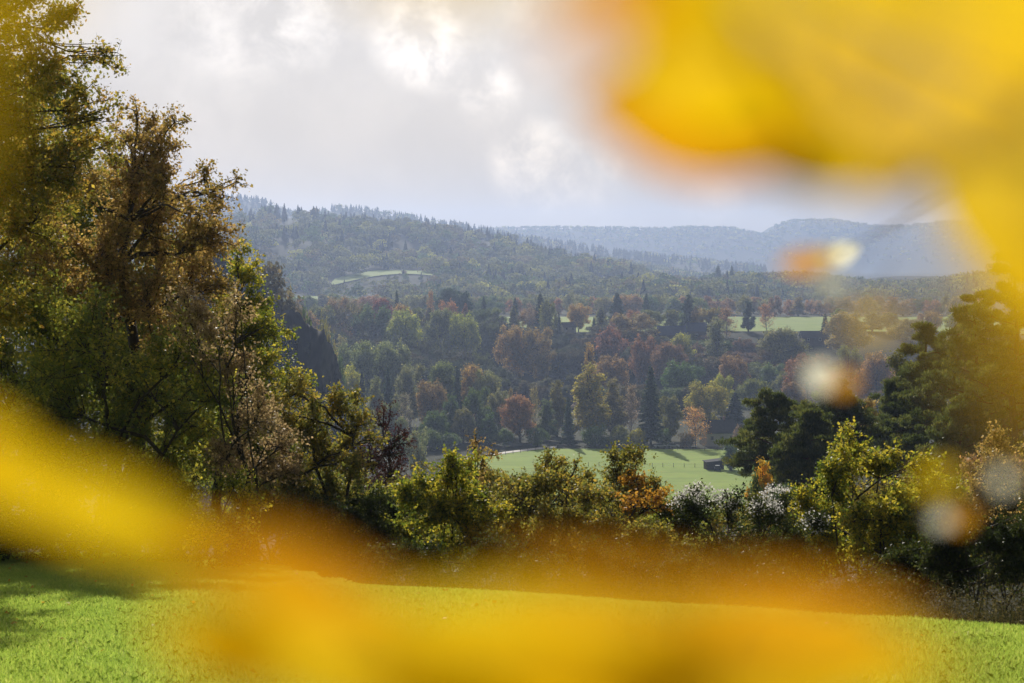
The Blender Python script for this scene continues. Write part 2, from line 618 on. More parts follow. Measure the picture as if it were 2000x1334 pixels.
# ------------------------------------------------------------------ haze
def build_haze():
    x0, x1, y0, y1, z0, z1 = -6200, 6200, -70, 6950, float(GZ.min() + EYE) - 1.0, float(GZ.max() + EYE) + 45
    V = np.array([(x, y, z) for z in (z0, z1) for y in (y0, y1) for x in (x0, x1)], float)
    F = np.array([(0, 2, 3, 1), (4, 5, 7, 6), (0, 1, 5, 4), (2, 6, 7, 3), (0, 4, 6, 2), (1, 3, 7, 5)])
    m, g, out = new_mat("haze_air")
    pv = g.n("ShaderNodeVolumePrincipled")
    pv.inputs["Color"].default_value = (0.47, 0.60, 0.91, 1)
    pv.inputs["Density"].default_value = 1.7e-4
    pv.inputs["Anisotropy"].default_value = 0.46
    g.l(pv.outputs[0], out.inputs["Volume"])
    tag(obj("haze", raw_mesh("haze", V, F, 4), m), kind="stuff")


build_haze()

# ------------------------------------------------------------------ far forests (each reads as one mass)


def clump_tree(rng, n, conif):
    """Unit tree (height 1): n card centres, sizes."""
    if conif:
        t = rng.random(n) ** 0.75
        r = 0.19 * (1 - t) * (0.75 + 0.3 * rng.random(n)) + 0.006
        a = rng.random(n) * 2 * math.pi
        C = np.stack([r * np.cos(a), r * np.sin(a), 0.06 + 0.94 * t], -1)
        s = 0.05 + 0.17 * (1 - t)
    else:
        k = 9
        bc = np.stack([rng.normal(0, .21, k), rng.normal(0, .21, k), rng.uniform(.16, .74, k)], -1)
        br = rng.uniform(.17, .27, k)
        w = rng.integers(0, k, n)
        d = rand_dirs(n, rng)
        d[:, 2] = np.abs(d[:, 2]) * 1.1 - 0.25
        C = bc[w] + d * br[w][:, None] * (0.75 + 0.35 * rng.random(n))[:, None]
        s = np.full(n, .13)
        return C, s, unit(d + rng.normal(size=(n, 3)) * .35)
    return C, s, unit(np.stack([np.cos(a), np.sin(a), np.full(n, .55)], -1) + rng.normal(size=(n, 3)) * .35)


def far_forest(name, label, cat, pts, heights, confrac, palette, ncards, seed, big=1.25):
    rng = np.random.default_rng(seed)
    protos = [clump_tree(rng, ncards, i >= 6) for i in range(10)]
    Vs, Fs, Cs, Rs = [], [], [], []
    nv = 0
    for (x, y), h in zip(pts, heights):
        conif = rng.random() < (confrac(x, y) if callable(confrac) else confrac)
        C, s, N = protos[rng.integers(6, 10) if conif else rng.integers(0, 6)]
        a = rng.random() * 6.28
        ca, sa = math.cos(a), math.sin(a)
        w = h * (rng.uniform(0.8, 1.1) if conif else rng.uniform(1.0, 1.55))
        P = np.stack([(C[:, 0] * ca - C[:, 1] * sa) * w, (C[:, 0] * sa + C[:, 1] * ca) * w, C[:, 2] * h], -1)
        P += np.array([x, y, float(ground(x, y)) - 0.04 * h])
        Nw = np.stack([N[:, 0] * ca - N[:, 1] * sa, N[:, 0] * sa + N[:, 1] * ca, N[:, 2]], -1)
        V, F = cards(P, s * h * big, rng, aspect=0.9, nrm=Nw)
        Vs.append(V)
        Fs.append(F + nv)
        nv += len(V)
        c = np.array(CONIF) * rng.uniform(0.8, 1.4) if conif else np.array(palette[rng.integers(len(palette))]) * rng.uniform(1.2, 2.6)
        Cs.append(np.repeat(c[None], len(P), 0) * rng.uniform(0.7, 1.3, (len(P), 1)))
        Rs.append(rng.random(len(P)))
    me = raw_mesh(name, np.concatenate(Vs), np.concatenate(Fs), 4, {"leafcol": np.concatenate(Cs), "rnd": np.concatenate(Rs)})
    return tag(obj(name, me, M_forest), label, cat, kind="stuff")


def scatter(n, px0, px1, y0, y1, rng, avoid=None, power=1.0):
    out = []
    while len(out) < n:
        y = y0 + (y1 - y0) * rng.random() ** power
        px = rng.uniform(px0, px1)
        x = px_x(px, y)
        if avoid and avoid(px, x, y):
            continue
        out.append((x, y))
    return out


rg = np.random.default_rng(3)
PAL = [OLIVE, OLIVE, GREEN, YGREEN, OLIVE, PALE, (0.11, 0.09, 0.035), GREEN]


def av_hill(px, x, y):
    q = px_x(px, 1700)
    uu = (1000 + FPX * x / 1700 - 655) / 190
    if -0.03 < uu < 1.03:
        lo = 1640 + 60 * math.sin(uu * 2.6) + 25 * uu
        if lo - 16 + 14 * math.sin(uu * 21) < y < lo + 52 + 10 * math.sin(uu * 17 + 1):
            return True
    return px > 1480 or (540 < px < 775 and 1400 < y < 1530 and rg.random() < 0.97)


hp = scatter(1750, 380, 1480, 1440, 2330, rg, av_hill)
hh = []
for (x_, y_) in hp:
    uu_ = (1000 + FPX * x_ / 1700 - 655) / 190
    front = -0.05 < uu_ < 1.05 and 1540 < y_ < 1640 + 60 * math.sin(max(0, min(1, uu_)) * 2.6) + 25 * uu_
    hh.append(rg.uniform(5, 8) if front else rg.uniform(12, 21))


def conif_hill(x, y):
    k = math.sin(x * 0.013 + 1.0) * math.sin(y * 0.012 + 0.4)
    return 0.85 if y > 2170 else (0.55 if k > 0.45 else 0.08)


far_forest("hillside_forest", "hazy wooded hillside rising left behind the valley with conifers along its crest", "forest", hp, hh, conif_hill, PAL, 260, 21, 1.0)
r2 = np.random.default_rng(4)
p2 = scatter(1100, 380, 1500, 3050, 3640, r2, None, 0.6)
far_forest("distant_forest", "pale faded forest on the hill just behind the nearer wooded hillside", "forest", p2, [r2.uniform(12, 18) for _ in p2], 0.75, PAL, 50, 22, 1.7)
p3 = scatter(700, 1040, 1620, 2550, 2930, r2, None, 0.6)
far_forest("knoll_forest", "hazy woodland on the low knoll running down to the right of the hillside", "forest", p3, [r2.uniform(10, 15) for _ in p3], 0.4, PAL, 60, 23, 1.5)
p4 = scatter(2600, 780, 2150, 4450, 5230, r2, None, 0.5)
far_forest("ridge_forest", "very faint blue forest on the farthest ridge along the skyline", "forest", p4, [r2.uniform(8, 14) for _ in p4], 0.15, PAL, 44, 24, 2.1)
p5 = scatter(1300, 1380, 2150, 1500, 1920, r2, None, 0.8)
far_forest("east_forest", "hazy wooded slope low on the right beyond the plateau field", "forest", p5, [r2.uniform(9, 14) for _ in p5], 0.12, PAL, 90, 25)
p6 = scatter(520, 380, 1500, 1260, 1450, r2, lambda px, x, y: (540 < px < 800 and y > 1390))
far_forest("foothill_scrub", "grey green scrub and small trees between the plateau and the hill foot", "forest", p6, [r2.uniform(6, 11) for _ in p6], 0.12, PAL, 130, 26)


# ------------------------------------------------------------------ tree prototypes for the middle distance
def proto_broad(seed, H=20.0, W=13.0, base=0.16, n=14000, size=0.60, shape="round", nb=26):
    rng = np.random.default_rng(seed)
    t = Tubes(5)
    top = 0.86 * H
    trunk = curve((0, 0, -1.5), (rng.normal(0, .4), rng.normal(0, .4), top), rng, 8, 0.012)
    t.add(trunk, 0.022 * H, 0.004 * H)
    cen, rad = [], []
    for k in range(nb):
        f = (k + 0.5) / nb
        z = base + (0.93 - base) * f
        if shape == "round":
            env = math.sin(math.pi * min(1, max(0, (z - base * 0.6) / (1.08 - base * 0.6))) ** 0.85) ** 0.6
        elif shape == "column":
            env = 0.9 * math.sin(math.pi * min(1, (z - base * .5) / (1.02 - base * .5)) ** 0.8) ** 0.5
        else:                                   # broad base, tapering up
            env = 1.05 * (1 - z) ** 0.55
        a = k * 2.39996 + rng.normal(0, .4)
        rr = env * W / 2 * rng.uniform(0.25, 0.95)
        r = max(0.06 * H * env, env * W / 2 * rng.uniform(0.2, 0.46))
        c = np.array([rr * math.cos(a), rr * math.sin(a), z * H])
        cen.append(c)
        rad.append(r)
        i = int(np.clip((z * 0.75) / 0.86 * 7, 1, 6))
        t.add(curve(trunk[i], c, rng, 5, 0.05, 0.05), 0.006 * H, 0.0018 * H)
    cen, rad = np.array(cen), np.array(rad)
    w = rad ** 2 / np.sum(rad ** 2)
    # twig clusters on the blob shells, leaves round the clusters
    nc = n // 14
    b = rng.choice(nb, nc, p=w)
    d = rand_dirs(nc, rng)
    d[:, 2] = d[:, 2] * 0.9 + 0.18
    cc = cen[b] + d * (rad[b] * (0.62 + 0.45 * rng.random(nc) ** 1.3))[:, None]
    q = rng.integers(0, nc, n)
    C = cc[q] + rng.normal(size=(n, 3)) * size * 0.8
    tone = rng.random(nc)
    V, F = cards(C, size * rng.uniform(.6, 1.2, n), rng, aspect=0.8, nrm=unit(d[q] + rng.normal(size=(n, 3)) * .42 + np.array([0, 0, .15])))
    rnd = np.clip(0.55 * tone[q] + 0.45 * rng.random(n), 0, 1)
    return raw_mesh("crown", V, F, 4, {"rnd": rnd}), t.mesh("trunk")


def proto_spruce(seed, H=24.0, W=9.0, n=9000, size=0.75):
    rng = np.random.default_rng(seed)
    t = Tubes(5)
    t.add(np.array([(0, 0, -1), (0, 0, H * .5), (0, 0, H * .99)]), 0.016 * H, 0.02)
    nbr = 150
    Vc, ax = [], []
    for k in range(nbr):
        f = (k + rng.random()) / nbr
        z = 0.05 + 0.93 * f ** 0.9
        L = W / 2 * (1 - z) ** 0.85 * rng.uniform(0.75, 1.12) + 0.15
        a = k * 2.39996 + rng.normal(0, .3)
        m = max(8, int(n / nbr * (1.9 * (1 - f) + 0.1)))
        s = rng.random(m) ** 0.7
        dirv = np.array([math.cos(a), math.sin(a), 0])
        P = np.array([0, 0, z * H]) + s[:, None] * L * dirv
        P[:, 2] += -0.32 * L * s ** 1.3 + 0.10 * L * s ** 4
        side = np.array([-dirv[1], dirv[0], 0])
        P += side * (rng.normal(size=m) * 0.17 * L * (1 - 0.6 * s))[:, None] + rng.normal(size=(m, 3)) * 0.12
        Vc.append(P)
        ax.append(np.repeat((dirv + np.array([0, 0, -0.55]))[None], m, 0) + rng.normal(size=(m, 3)) * .35)
        t.add([(0, 0, z * H), tuple(np.array([0, 0, z * H - 0.3 * L]) + dirv * L * 0.95)], 0.05, 0.01)
    C = np.concatenate(Vc)
    V, F = cards(C, size * rng.uniform(.6, 1.2, len(C)), rng, aspect=0.45, axis=unit(np.concatenate(ax)))
    return raw_mesh("crown", V, F, 4, {"rnd": rng.random(len(C))}), t.mesh("trunk")


def proto_airy(seed, H=18.0, W=9.0, n=2600, size=0.42):
    rng = np.random.default_rng(seed)
    t = Tubes(4)
    trunk = curve((0, 0, -1), (rng.normal(0, .6), rng.normal(0, .6), H * .9), rng, 8, 0.02)
    t.add(trunk, 0.014 * H, 0.003 * H)
    ends = []
    for k in range(34):
        f = 0.25 + 0.72 * k / 34
        p = trunk[min(7, int(f * 7.2))]
        a = k * 2.4 + rng.normal(0, .3)
        L = W / 2 * (1.15 - 0.75 * f) * rng.uniform(.7, 1.15)
        e = p + np.array([math.cos(a) * L, math.sin(a) * L, L * rng.uniform(.5, 1.0)])
        Q = curve(p, e, rng, 5, 0.06)
        t.add(Q, 0.0045 * H, 0.0016 * H)
        for q in range(7):
            b = Q[rng.integers(1, 5)]
            e2 = b + unit(rng.normal(size=3) + np.array([0, 0, .5])) * L * .4
            t.add([b, e2], 0.0022 * H, 0.0012 * H)
            ends.append(e2)
    ends = np.array(ends)
    C = ends[rng.integers(0, len(ends), n)] + rng.normal(size=(n, 3)) * 0.5
    V, F = cards(C, size * rng.uniform(.6, 1.2, n), rng, aspect=.8)
    return raw_mesh("crown", V, F, 4, {"rnd": rng.random(n)}), t.mesh("trunk")


PROTO = {
    "broad": [(proto_broad(100 + i, 20, 14), 20, 14) for i in range(5)],
    "tall": [(proto_broad(120 + i, 22, 9, 0.12, 12000, 0.55, "taper", 28), 22, 9) for i in range(3)],
    "column": [(proto_broad(130 + i, 22, 4.6, 0.06, 6000, 0.5, "column", 30), 22, 4.6) for i in range(2)],
    "bush": [(proto_broad(140 + i, 8, 9, 0.05, 5000, 0.42, "round", 18), 8, 9) for i in range(3)],
    "spruce": [(proto_spruce(150 + i), 24, 9) for i in range(3)],
    "airy": [(proto_airy(160 + i), 18, 9) for i in range(3)],
}
USED = {}
KIND_NAME = {"broad": "broadleaf_tree", "tall": "tall_tree", "column": "poplar_tree", "bush": "bush", "spruce": "spruce_tree", "airy": "sparse_tree"}
KIND_CAT = {"bush": "bush"}


def plant(kind, px, pytop, y, wpx, colour, label, group=None, rng=random):
    x = float(px_x(px, y))
    zb = float(ground(x, y))
    zt = float(at(px, pytop, y)[2])
    h = max(2.5, zt - zb)
    w = wpx / FPX * y
    if kind in ("broad", "tall"):
        w = max(w, h / (1.75 if kind == "broad" else 2.8))
    k = USED.get(kind, 0)
    USED[kind] = k + 1
    (crown, trunk), H, W = PROTO[kind][k % len(PROTO[kind])]
    r = empty(KIND_NAME[kind], (x, y, zb), label, KIND_CAT.get(kind, "tree"), group)
    r.rotation_euler = (0, 0, rng.uniform(0, 6.28))
    r.scale = (w / W, w / W, h / H)
    c = obj("crown", crown, M_tree, r)
    c.color = (*[v * rng.uniform(0.9, 1.1) for v in colour], 1)
    obj("trunk", trunk, M_palebark if kind == "airy" else M_bark, r)
    return r


T = plant
# --- along the far edge of the valley floor
T("broad", 672, 712, 600, 60, YGREEN, "yellow green tree at the foot of the dark cliff")
T("spruce", 706, 724, 580, 34, CONIF, "dark narrow spruce just right of the cliff foot")
T("tall", 733, 730, 600, 45, PALE, "pale green tree between two dark spruces near the cliff")
T("spruce", 757, 716, 585, 38, CONIF, "dark spruce standing below the pale quarry track")
T("broad", 800, 712, 620, 66, PALE, "large pale green tree beside the pale quarry track")
T("airy", 790, 762, 585, 36, GREY, "grey half bare tree in the valley left of the olive tree")
T("broad", 842, 738, 590, 72, OCHRE, "ochre topped round tree in the middle of the valley wood")
T("broad", 862, 706, 630, 46, OLIVE, "olive tree behind the ochre topped round tree")
T("spruce", 893, 712, 610, 34, CONIF, "dark conifer between the ochre tree and the pale crowned tree")
T("broad", 921, 708, 625, 56, OCHRE, "ochre tree standing high at the edge of the dark slope")
T("broad", 952, 722, 615, 50, PALE, "pale green crown just right of the high ochre tree")
T("tall", 880, 765, 572, 48, GREEN, "green tree in front of the dark conifer in the valley")
T("broad", 930, 757, 575, 62, GREEN, "dark green round tree left of the orange tree in the valley")
T("broad", 975, 758, 590, 50, PALE, "pale tree behind and left of the orange valley tree")
T("column", 997, 752, 612, 10, ORANGE, "thin orange spire tree in the valley wood")
T("broad", 1016, 772, 566, 76, ORANGE, "bright orange broad tree at the edge of the paddock wood")
T("airy", 1047, 747, 590, 24, PALE, "thin pale sparse tree right of the orange valley tree")
T("tall", 1068, 776, 570, 44, GREEN, "dark green tree between the orange tree and the large willow")
T("tall", 1088, 736, 585, 52, OLIVE, "left shoulder tree of the large willow group")
T("tall", 1152, 700, 575, 92, YGREEN, "huge yellow green willow towering over the paddock")
T("tall", 1196, 734, 585, 62, OLIVE, "olive tree leaning out on the right of the huge willow")
T("spruce", 1110, 776, 556, 34, CONIF, "dark spruce standing in front of the huge willow")
T("column", 1152, 660, 660, 22, OCHRE, "slim yellowish poplar rising behind the huge willow")
T("airy", 1234, 738, 575, 40, GREY, "grey bare tree just left of the tallest dark spruce")
T("spruce", 1272, 712, 560, 64, CONIF, "tallest dark spruce beside the paddock")
T("broad", 1310, 770, 570, 46, OLIVE, "olive tree touching the right of the tallest dark spruce")
T("broad", 1383, 743, 605, 80, YGREEN, "round yellow green willow behind the house in the valley")
T("airy", 1362, 788, 552, 58, GOLD, "golden brown half bare birch beside the house in the valley")
T("bush", 1342, 846, 551, 36, ORANGE, "small orange bush at the foot of the golden birch")
T("spruce", 1437, 765, 600, 62, CONIF, "dark conifer mass right of the round willow")
T("bush", 1446, 832, 540, 34, GREY, "grey shrub on the right of the valley house")
T("column", 1429, 862, 492, 34, GREEN, "dark ivy green columnar tree behind the field shed")
T("bush", 1245, 838, 556, 36, YGREEN, "small light green bush left of the tallest spruce foot")
T("bush", 816, 836, 470, 46, PALE, "round silvery willow bush left above the hedge")
T("tall", 700, 775, 555, 40, GREEN, "green tree at the left end of the valley wood")
T("broad", 760, 785, 556, 56, OLIVE, "olive tree low in the left of the valley wood")
T("broad", 850, 800, 556, 52, GREEN, "dark green low tree behind the silvery willow bush")
T("broad", 905, 798, 560, 50, OLIVE, "olive green low tree in the middle of the valley wood")
T("tall", 955, 800, 556, 46, GREEN, "dark tree left below the orange valley tree")
T("bush", 985, 838, 552, 50, GREEN, "low green bush under the orange valley tree")
T("bush", 1050, 836, 552, 46, GREEN, "low green bush right below the orange valley tree")
T("bush", 1165, 830, 552, 60, GREEN, "wide green bush under the huge willow")
T("bush", 1210, 832, 552, 46, OLIVE, "olive bush between the willow and the tallest spruce")
T("bush", 1300, 838, 556, 34, GREEN, "low green bush right of the tallest spruce foot")

T("bush", 838, 838, 540, 56, GREEN, "dark green bush beside the silvery willow bush")
T("bush", 880, 846, 545, 60, GREEN, "dark green bush above the left end of the pale path")
T("bush", 925, 842, 562, 60, (0.06, 0.075, 0.03), "dark olive bush behind the middle of the pale path")
T("bush", 790, 850, 520, 60, GREEN, "dark green bush left of the silvery willow bush")
T("broad", 720, 800, 520, 60, OLIVE, "olive tree low behind the reddish shrub")
# --- the shaded wood on the slope and the plateau edge
rs = random.Random(8)
DARKS = [(0.02, 0.028, 0.010), (0.02, 0.028, 0.010), (0.03, 0.034, 0.012), (0.05, 0.052, 0.016), (0.03, 0.035, 0.017), (0.05, 0.042, 0.02)]  # shade of the slope wood put into these lowered leaf colours
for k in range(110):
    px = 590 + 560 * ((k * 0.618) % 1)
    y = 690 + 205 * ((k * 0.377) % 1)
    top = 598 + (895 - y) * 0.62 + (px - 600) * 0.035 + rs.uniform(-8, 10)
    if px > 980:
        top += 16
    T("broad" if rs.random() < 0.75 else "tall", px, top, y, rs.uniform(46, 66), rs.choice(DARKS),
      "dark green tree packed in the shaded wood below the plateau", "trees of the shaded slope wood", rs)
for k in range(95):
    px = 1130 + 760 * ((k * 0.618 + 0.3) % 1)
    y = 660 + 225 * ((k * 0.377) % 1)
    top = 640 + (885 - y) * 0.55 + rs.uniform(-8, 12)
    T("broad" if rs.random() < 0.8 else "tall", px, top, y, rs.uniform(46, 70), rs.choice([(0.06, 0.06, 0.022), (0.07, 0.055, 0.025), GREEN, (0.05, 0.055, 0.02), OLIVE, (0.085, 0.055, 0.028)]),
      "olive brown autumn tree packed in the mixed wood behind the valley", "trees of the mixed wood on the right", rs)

T("broad", 655, 580, 880, 40, ORANGE, "orange crowned tree at the left end of the plateau edge")
T("tall", 606, 600, 800, 26, ORANGE, "narrow orange tree close to the cliff top")
T("broad", 575, 588, 900, 44, OCHRE, "ochre tree at the top of the dark cliff")
T("broad", 742, 582, 900, 36, RED, "bright red tree on the plateau edge left of the pines")
T("broad", 625, 592, 860, 40, OLIVE, "olive tree between the two orange trees near the cliff top")
T("broad", 690, 590, 870, 52, OLIVE, "olive round tree between the orange and the red tree")
T("broad", 725, 596, 850, 50, GREEN, "green round tree just below the bright red tree")
T("broad", 790, 600, 850, 62, YGREEN, "yellow green round tree right of the bright red tree")
T("broad", 860, 602, 850, 64, OLIVE, "olive round tree below the plateau pines")
T("tall", 921, 624, 880, 34, RED, "red tree set alone against the dark slope wood")
T("broad", 975, 630, 890, 24, RED, "small red crown right of the red tree on the slope")
T("broad", 1003, 634, 810, 48, OCHRE, "ochre crown right of the small red crown")
T("broad", 1052, 640, 805, 52, OCHRE, "rusty ochre crown below the big plateau conifer")
T("broad", 905, 606, 840, 50, YGREEN, "yellow green crown above the red tree on the slope")
T("broad", 782, 648, 850, 22, RED, "small red tree low on the left of the slope wood")
T("broad", 1100, 700, 810, 26, GOLD, "small golden tree alone in the dark slope wood")
T("broad", 690, 668, 690, 46, PALE, "pale green tree on the slope right of the cliff")
T("broad", 735, 668, 690, 44, PALE, "grey green tree above the pale quarry track")
T("tall", 668, 650, 720, 40, PALE, "pale tall tree hugging the right edge of the cliff")
T("broad", 770, 660, 700, 44, PALE, "pale green tree under the small red slope tree")
T("tall", 640, 640, 760, 40, GREEN, "dark green tree at the upper right edge of the cliff")
T("broad", 880, 562, 960, 52, CONIF, "wide dark plateau pine left of the plateau conifers")
T("broad", 905, 566, 950, 40, CONIF, "second wide dark pine, right of the widest plateau pine")
T("spruce", 945, 578, 930, 26, CONIF, "dark plateau conifer just right of the wide pines")
T("airy", 840, 560, 940, 18, BROWN, "tall thin bare tree left of the wide plateau pines")
T("spruce", 775, 566, 930, 24, CONIF, "dark conifer behind the bright red plateau tree")
T("spruce", 1006, 580, 930, 26, CONIF, "dark conifer in the gap between plateau pines and field")
T("spruce", 1055, 572, 920, 46, CONIF, "big dark conifer at the left end of the pale field")
T("airy", 1034, 585, 910, 26, GREY, "pinkish grey bare tree left of the big plateau conifer")
T("broad", 1130, 592, 905, 44, GOLD, "round golden orange tree standing before the pale field")
T("spruce", 1160, 618, 890, 14, CONIF, "small dark spruce right of the round golden tree")
T("spruce", 1092, 612, 890, 14, CONIF, "small dark spruce left of the round golden tree")
T("spruce", 1205, 570, 950, 50, CONIF, "broad dark conifer right of the round golden tree")
T("spruce", 1262, 572, 1010, 30, CONIF, "dark blue conifer behind the broad ochre plateau tree")
T("tall", 1345, 570, 905, 34, CONIF, "tall dark solitary tree rising above the plateau barns")
T("broad", 1240, 612, 860, 86, OCHRE, "broad ochre tree on the plateau left of the barns")
T("bush", 1195, 640, 830, 84, RUST, "long rust red hedge like bush below the broad ochre tree")
T("broad", 1258, 652, 790, 60, RUST, "rust red crown below the plateau barns")
T("broad", 1312, 668, 770, 66, RUST, "wide rusty crown in front of the barns")
T("broad", 1333, 648, 800, 60, YGREEN, "yellow green round tree hiding the foot of the barns")
T("broad", 1366, 676, 840, 44, RED, "deep red round tree below the tall green poplar")
T("column", 1400, 612, 800, 40, PALE, "tall green poplar right of the plateau barns")
T("broad", 1384, 602, 890, 54, OCHRE, "ochre bushy tree behind the tall green poplar")
T("airy", 1420, 596, 880, 44, BROWN, "brown bare tree right behind the tall green poplar")
T("broad", 1432, 688, 720, 66, BROWN, "brown round tree in the mixed wood below the poplar")
T("tall", 1462, 584, 900, 30, CONIF, "dark pine left of the pale strip of field")
T("airy", 1498, 588, 900, 32, BROWN, "brown bare tree at the left end of the pale field strip")
T("broad", 1520, 640, 800, 100, OLIVE, "large dark olive tree below the pale field strip")
T("spruce", 1612, 612, 880, 26, CONIF, "dark cypress like tree closing the right of the field strip")
T("broad", 1655, 606, 850, 96, OCHRE, "large ochre tree right of the pale field strip")
T("broad", 1580, 690, 680, 90, RUST, "rusty round tree behind the right hand pines")
T("broad", 1660, 676, 720, 60, OLIVE, "olive tree in the wood left of the tall pines")
T("broad", 1715, 684, 700, 70, OCHRE, "ochre tree partly behind the tall pines")
T("broad", 1780, 622, 870, 80, OCHRE, "ochre tree on the plateau behind the tall pines")
T("broad", 1545, 742, 640, 60, RUST, "low rusty tree just above the nearest pine")
T("broad", 1330, 705, 690, 90, GREEN, "wide dark green tree above the round willow")
T("broad", 1410, 732, 660, 40, YGREEN, "yellow green tree right of the round willow top")
T("broad", 1195, 690, 720, 70, BROWN, "brown tree right behind the slim poplar")
T("broad", 1480, 740, 650, 70, OLIVE, "olive tree in the dip left of the nearest pine")

for k in range(34):
    px = 775 + (k + rs.uniform(-.35, .35)) * 33
    if 1085 < px < 1160 or 1430 < px < 1602 or 1740 < px < 1790:
        continue
    top = 594 + rs.uniform(-7, 9) + (12 if px > 1160 else 0)
    T(rs.choice(["broad", "broad", "bush", "spruce" if px < 1300 else "tall"]), px, top, 904 + rs.uniform(-10, 20), rs.uniform(36, 52), rs.choice([OLIVE, GREEN, OLIVE, OCHRE, YGREEN, BROWN]),
      "olive and ochre tree in the row along the plateau edge hiding the field", "trees along the plateau edge", rs)

# --- belt behind the pale field
for k in range(62):
    px = 560 + 1380 * (k + rs.uniform(-.3, .3)) / 62
    right = px > 1380
    T(rs.choice(["broad", "bush", "bush", "tall", "bush"]), px, 576 + rs.uniform(-5, 9) + (4 if right else 0), 1128 + rs.uniform(0, 60), rs.uniform(34, 52),
      rs.choice([OCHRE, RUST, OLIVE, OCHRE, BROWN] if right else [OLIVE, GREEN, PALE, OLIVE, BROWN, OCHRE]),
      "small autumn tree in the far tree belt behind the pale field", "trees of the far belt behind the field", rs)
T("spruce", 1402, 518, 1800, 34, CONIF, "hazy spruce pair member, the wider one on the far knoll")
T("spruce", 1429, 518, 1790, 22, CONIF, "hazy narrow spruce standing right of the wider far knoll spruce")
T("spruce", 842, 492, 1950, 26, CONIF, "dark hazy spruce high on the wooded hillside")
T("spruce", 815, 500, 1900, 22, CONIF, "smaller dark hazy spruce left of the high hillside spruce")


# ------------------------------------------------------------------ near trees and bushes built to their own outlines
def near_plant(name, label, cat, blobs, y, base_px, mat, leaf=0.075, lai=4.0, seed=1, trunks=1, trunk_r=0.16,
               twig_frac=1.0, spread=0.15, depth=0.9, extra=None, twigs=14, group=None, base_y=None):
    """blobs: (px, py, r px) pieces of the crown seen from the meadow, at distance y (real size = r px at that distance)."""
    rng = np.random.default_rng(seed)
    by = y if base_y is None else base_y
    bx = float(px_x(base_px, by))
    bz = float(ground(bx, by))
    base = np.array([bx, by, bz])
    root = empty(name, base, label, cat, group)
    C = []
    r = np.array([b[2] for b in blobs]) / FPX * y
    for (px, py, rp) in blobs:
        C.append(at(px, py, y) + np.array([0, rng.normal(0, depth), 0]))
    C = np.array(C) - base
    wood = Tubes(5)
    cz = C[:, 2]
    top = C[np.argmax(cz)]
    stems = []
    for k in range(trunks):
        tgt = top * 0.9 if trunks == 1 else C[rng.integers(len(C))]
        off = np.array([rng.normal(0, .25 * (trunks > 1)), rng.normal(0, .25 * (trunks > 1)), -0.4])
        P = curve(off, tgt * np.array([.9, .9, .95]), rng, 9, 0.035)
        wood.add(P, trunk_r * (1 if trunks == 1 else (.6 if trunks < 4 else .34)), trunk_r * (.18 if trunks < 4 else .12))
        stems.append(P)
    Lc, La, Lt, TW = [], [], [], []
    for i in range(len(C)):
        c, ri = C[i], r[i]
        P = stems[rng.integers(len(stems))]
        d = np.linalg.norm(P - c, axis=1) + np.where(P[:, 2] > c[2] - 0.2 * ri, 3.0, 0)
        s = P[np.argmin(d)]
        limb = curve(s, c, rng, 6, 0.07, 0.06)
        wood.add(limb, min(trunk_r * (.5 if trunks < 4 else .28), 0.02 + 0.035 * ri), 0.010)
        nt = max(6, int(twigs * (ri / 0.8) ** 1.5 * twig_frac))
        dirs = rand_dirs(nt, rng)
        dirs[:, 2] += 0.25
        dirs = unit(dirs) * np.array([1, .65, 1])
        rr = ri * (0.55 + 0.6 * rng.random(nt))
        ends = c + dirs * rr[:, None]
        leaf_ = leaf * .86
        nl_tot = int(1.2 * lai * math.pi * ri * ri / (0.31 * leaf_ * leaf_))
        per = max(4, nl_tot // nt)
        for e in ends:
            j = limb[rng.integers(3, 6)]
            Q = curve(j, e, rng, 5, 0.08)
            wood.add(Q, 0.012, 0.004)
            # short side twigs, leaves set along them
            ns = max(2, per // 9)
            t = rng.random(ns) ** 0.55
            sg = np.minimum((t * 4).astype(int), 3)
            o = Q[sg] + (Q[sg + 1] - Q[sg]) * ((t * 4) - sg)[:, None]
            ln = rng.uniform(.7, 1.9, ns) * (spread + 0.10) * min(1.0, 0.55 + ri * 0.5)
            dv = unit(unit(Q[-1] - Q[0]) * .55 + rng.normal(size=(ns, 3)) * .8 + np.array([0, 0, .12]))
            TW.append(np.stack([o, o + dv * ln[:, None]], 1))
            w_ = np.repeat(np.arange(ns), 9)
            f_ = rng.random(len(w_)) ** .8
            pos = o[w_] + dv[w_] * (ln[w_] * f_)[:, None] + rng.normal(size=(len(w_), 3)) * leaf * .45
            Lc.append(pos)
            La.append(dv[w_] * .7 + rng.normal(size=(len(w_), 3)) * .55)
            Lt.append(np.clip(np.full(len(w_), rng.random()) * .6 + rng.random(ns)[w_] * .4, 0, 1))
    Lc = np.concatenate(Lc)
    Lt = np.concatenate(Lt)
    V, F = cards(Lc, leaf_ * rng.uniform(.5, 1.35, len(Lc)), rng, droop=0.3, aspect=0.66, fold=0.1, axis=unit(np.concatenate(La)))
    rnd = np.clip(0.6 * Lt + 0.55 * rng.random(len(Lc)) - 0.08, 0, 1)
    obj("crown", raw_mesh("crown", V, F, 4, {"rnd": rnd}), mat, root)
    TW = np.concatenate(TW)
    dr = unit(TW[:, 1] - TW[:, 0])
    sd_ = unit(np.cross(dr, rand_dirs(len(TW), rng))) * .0035
    wood.V.append(np.stack([TW[:, 0] - sd_, TW[:, 0] + sd_, TW[:, 1] + sd_ * .4, TW[:, 1] - sd_ * .4], 1).reshape(-1, 3))
    wood.F.append(np.arange(4 * len(TW)).reshape(-1, 4) + wood.n)
    wood.n += 4 * len(TW)
    obj("trunk", wood.mesh("trunk"), M_bark, root)
    if extra:
        extra(root, C, r, rng)
    return root


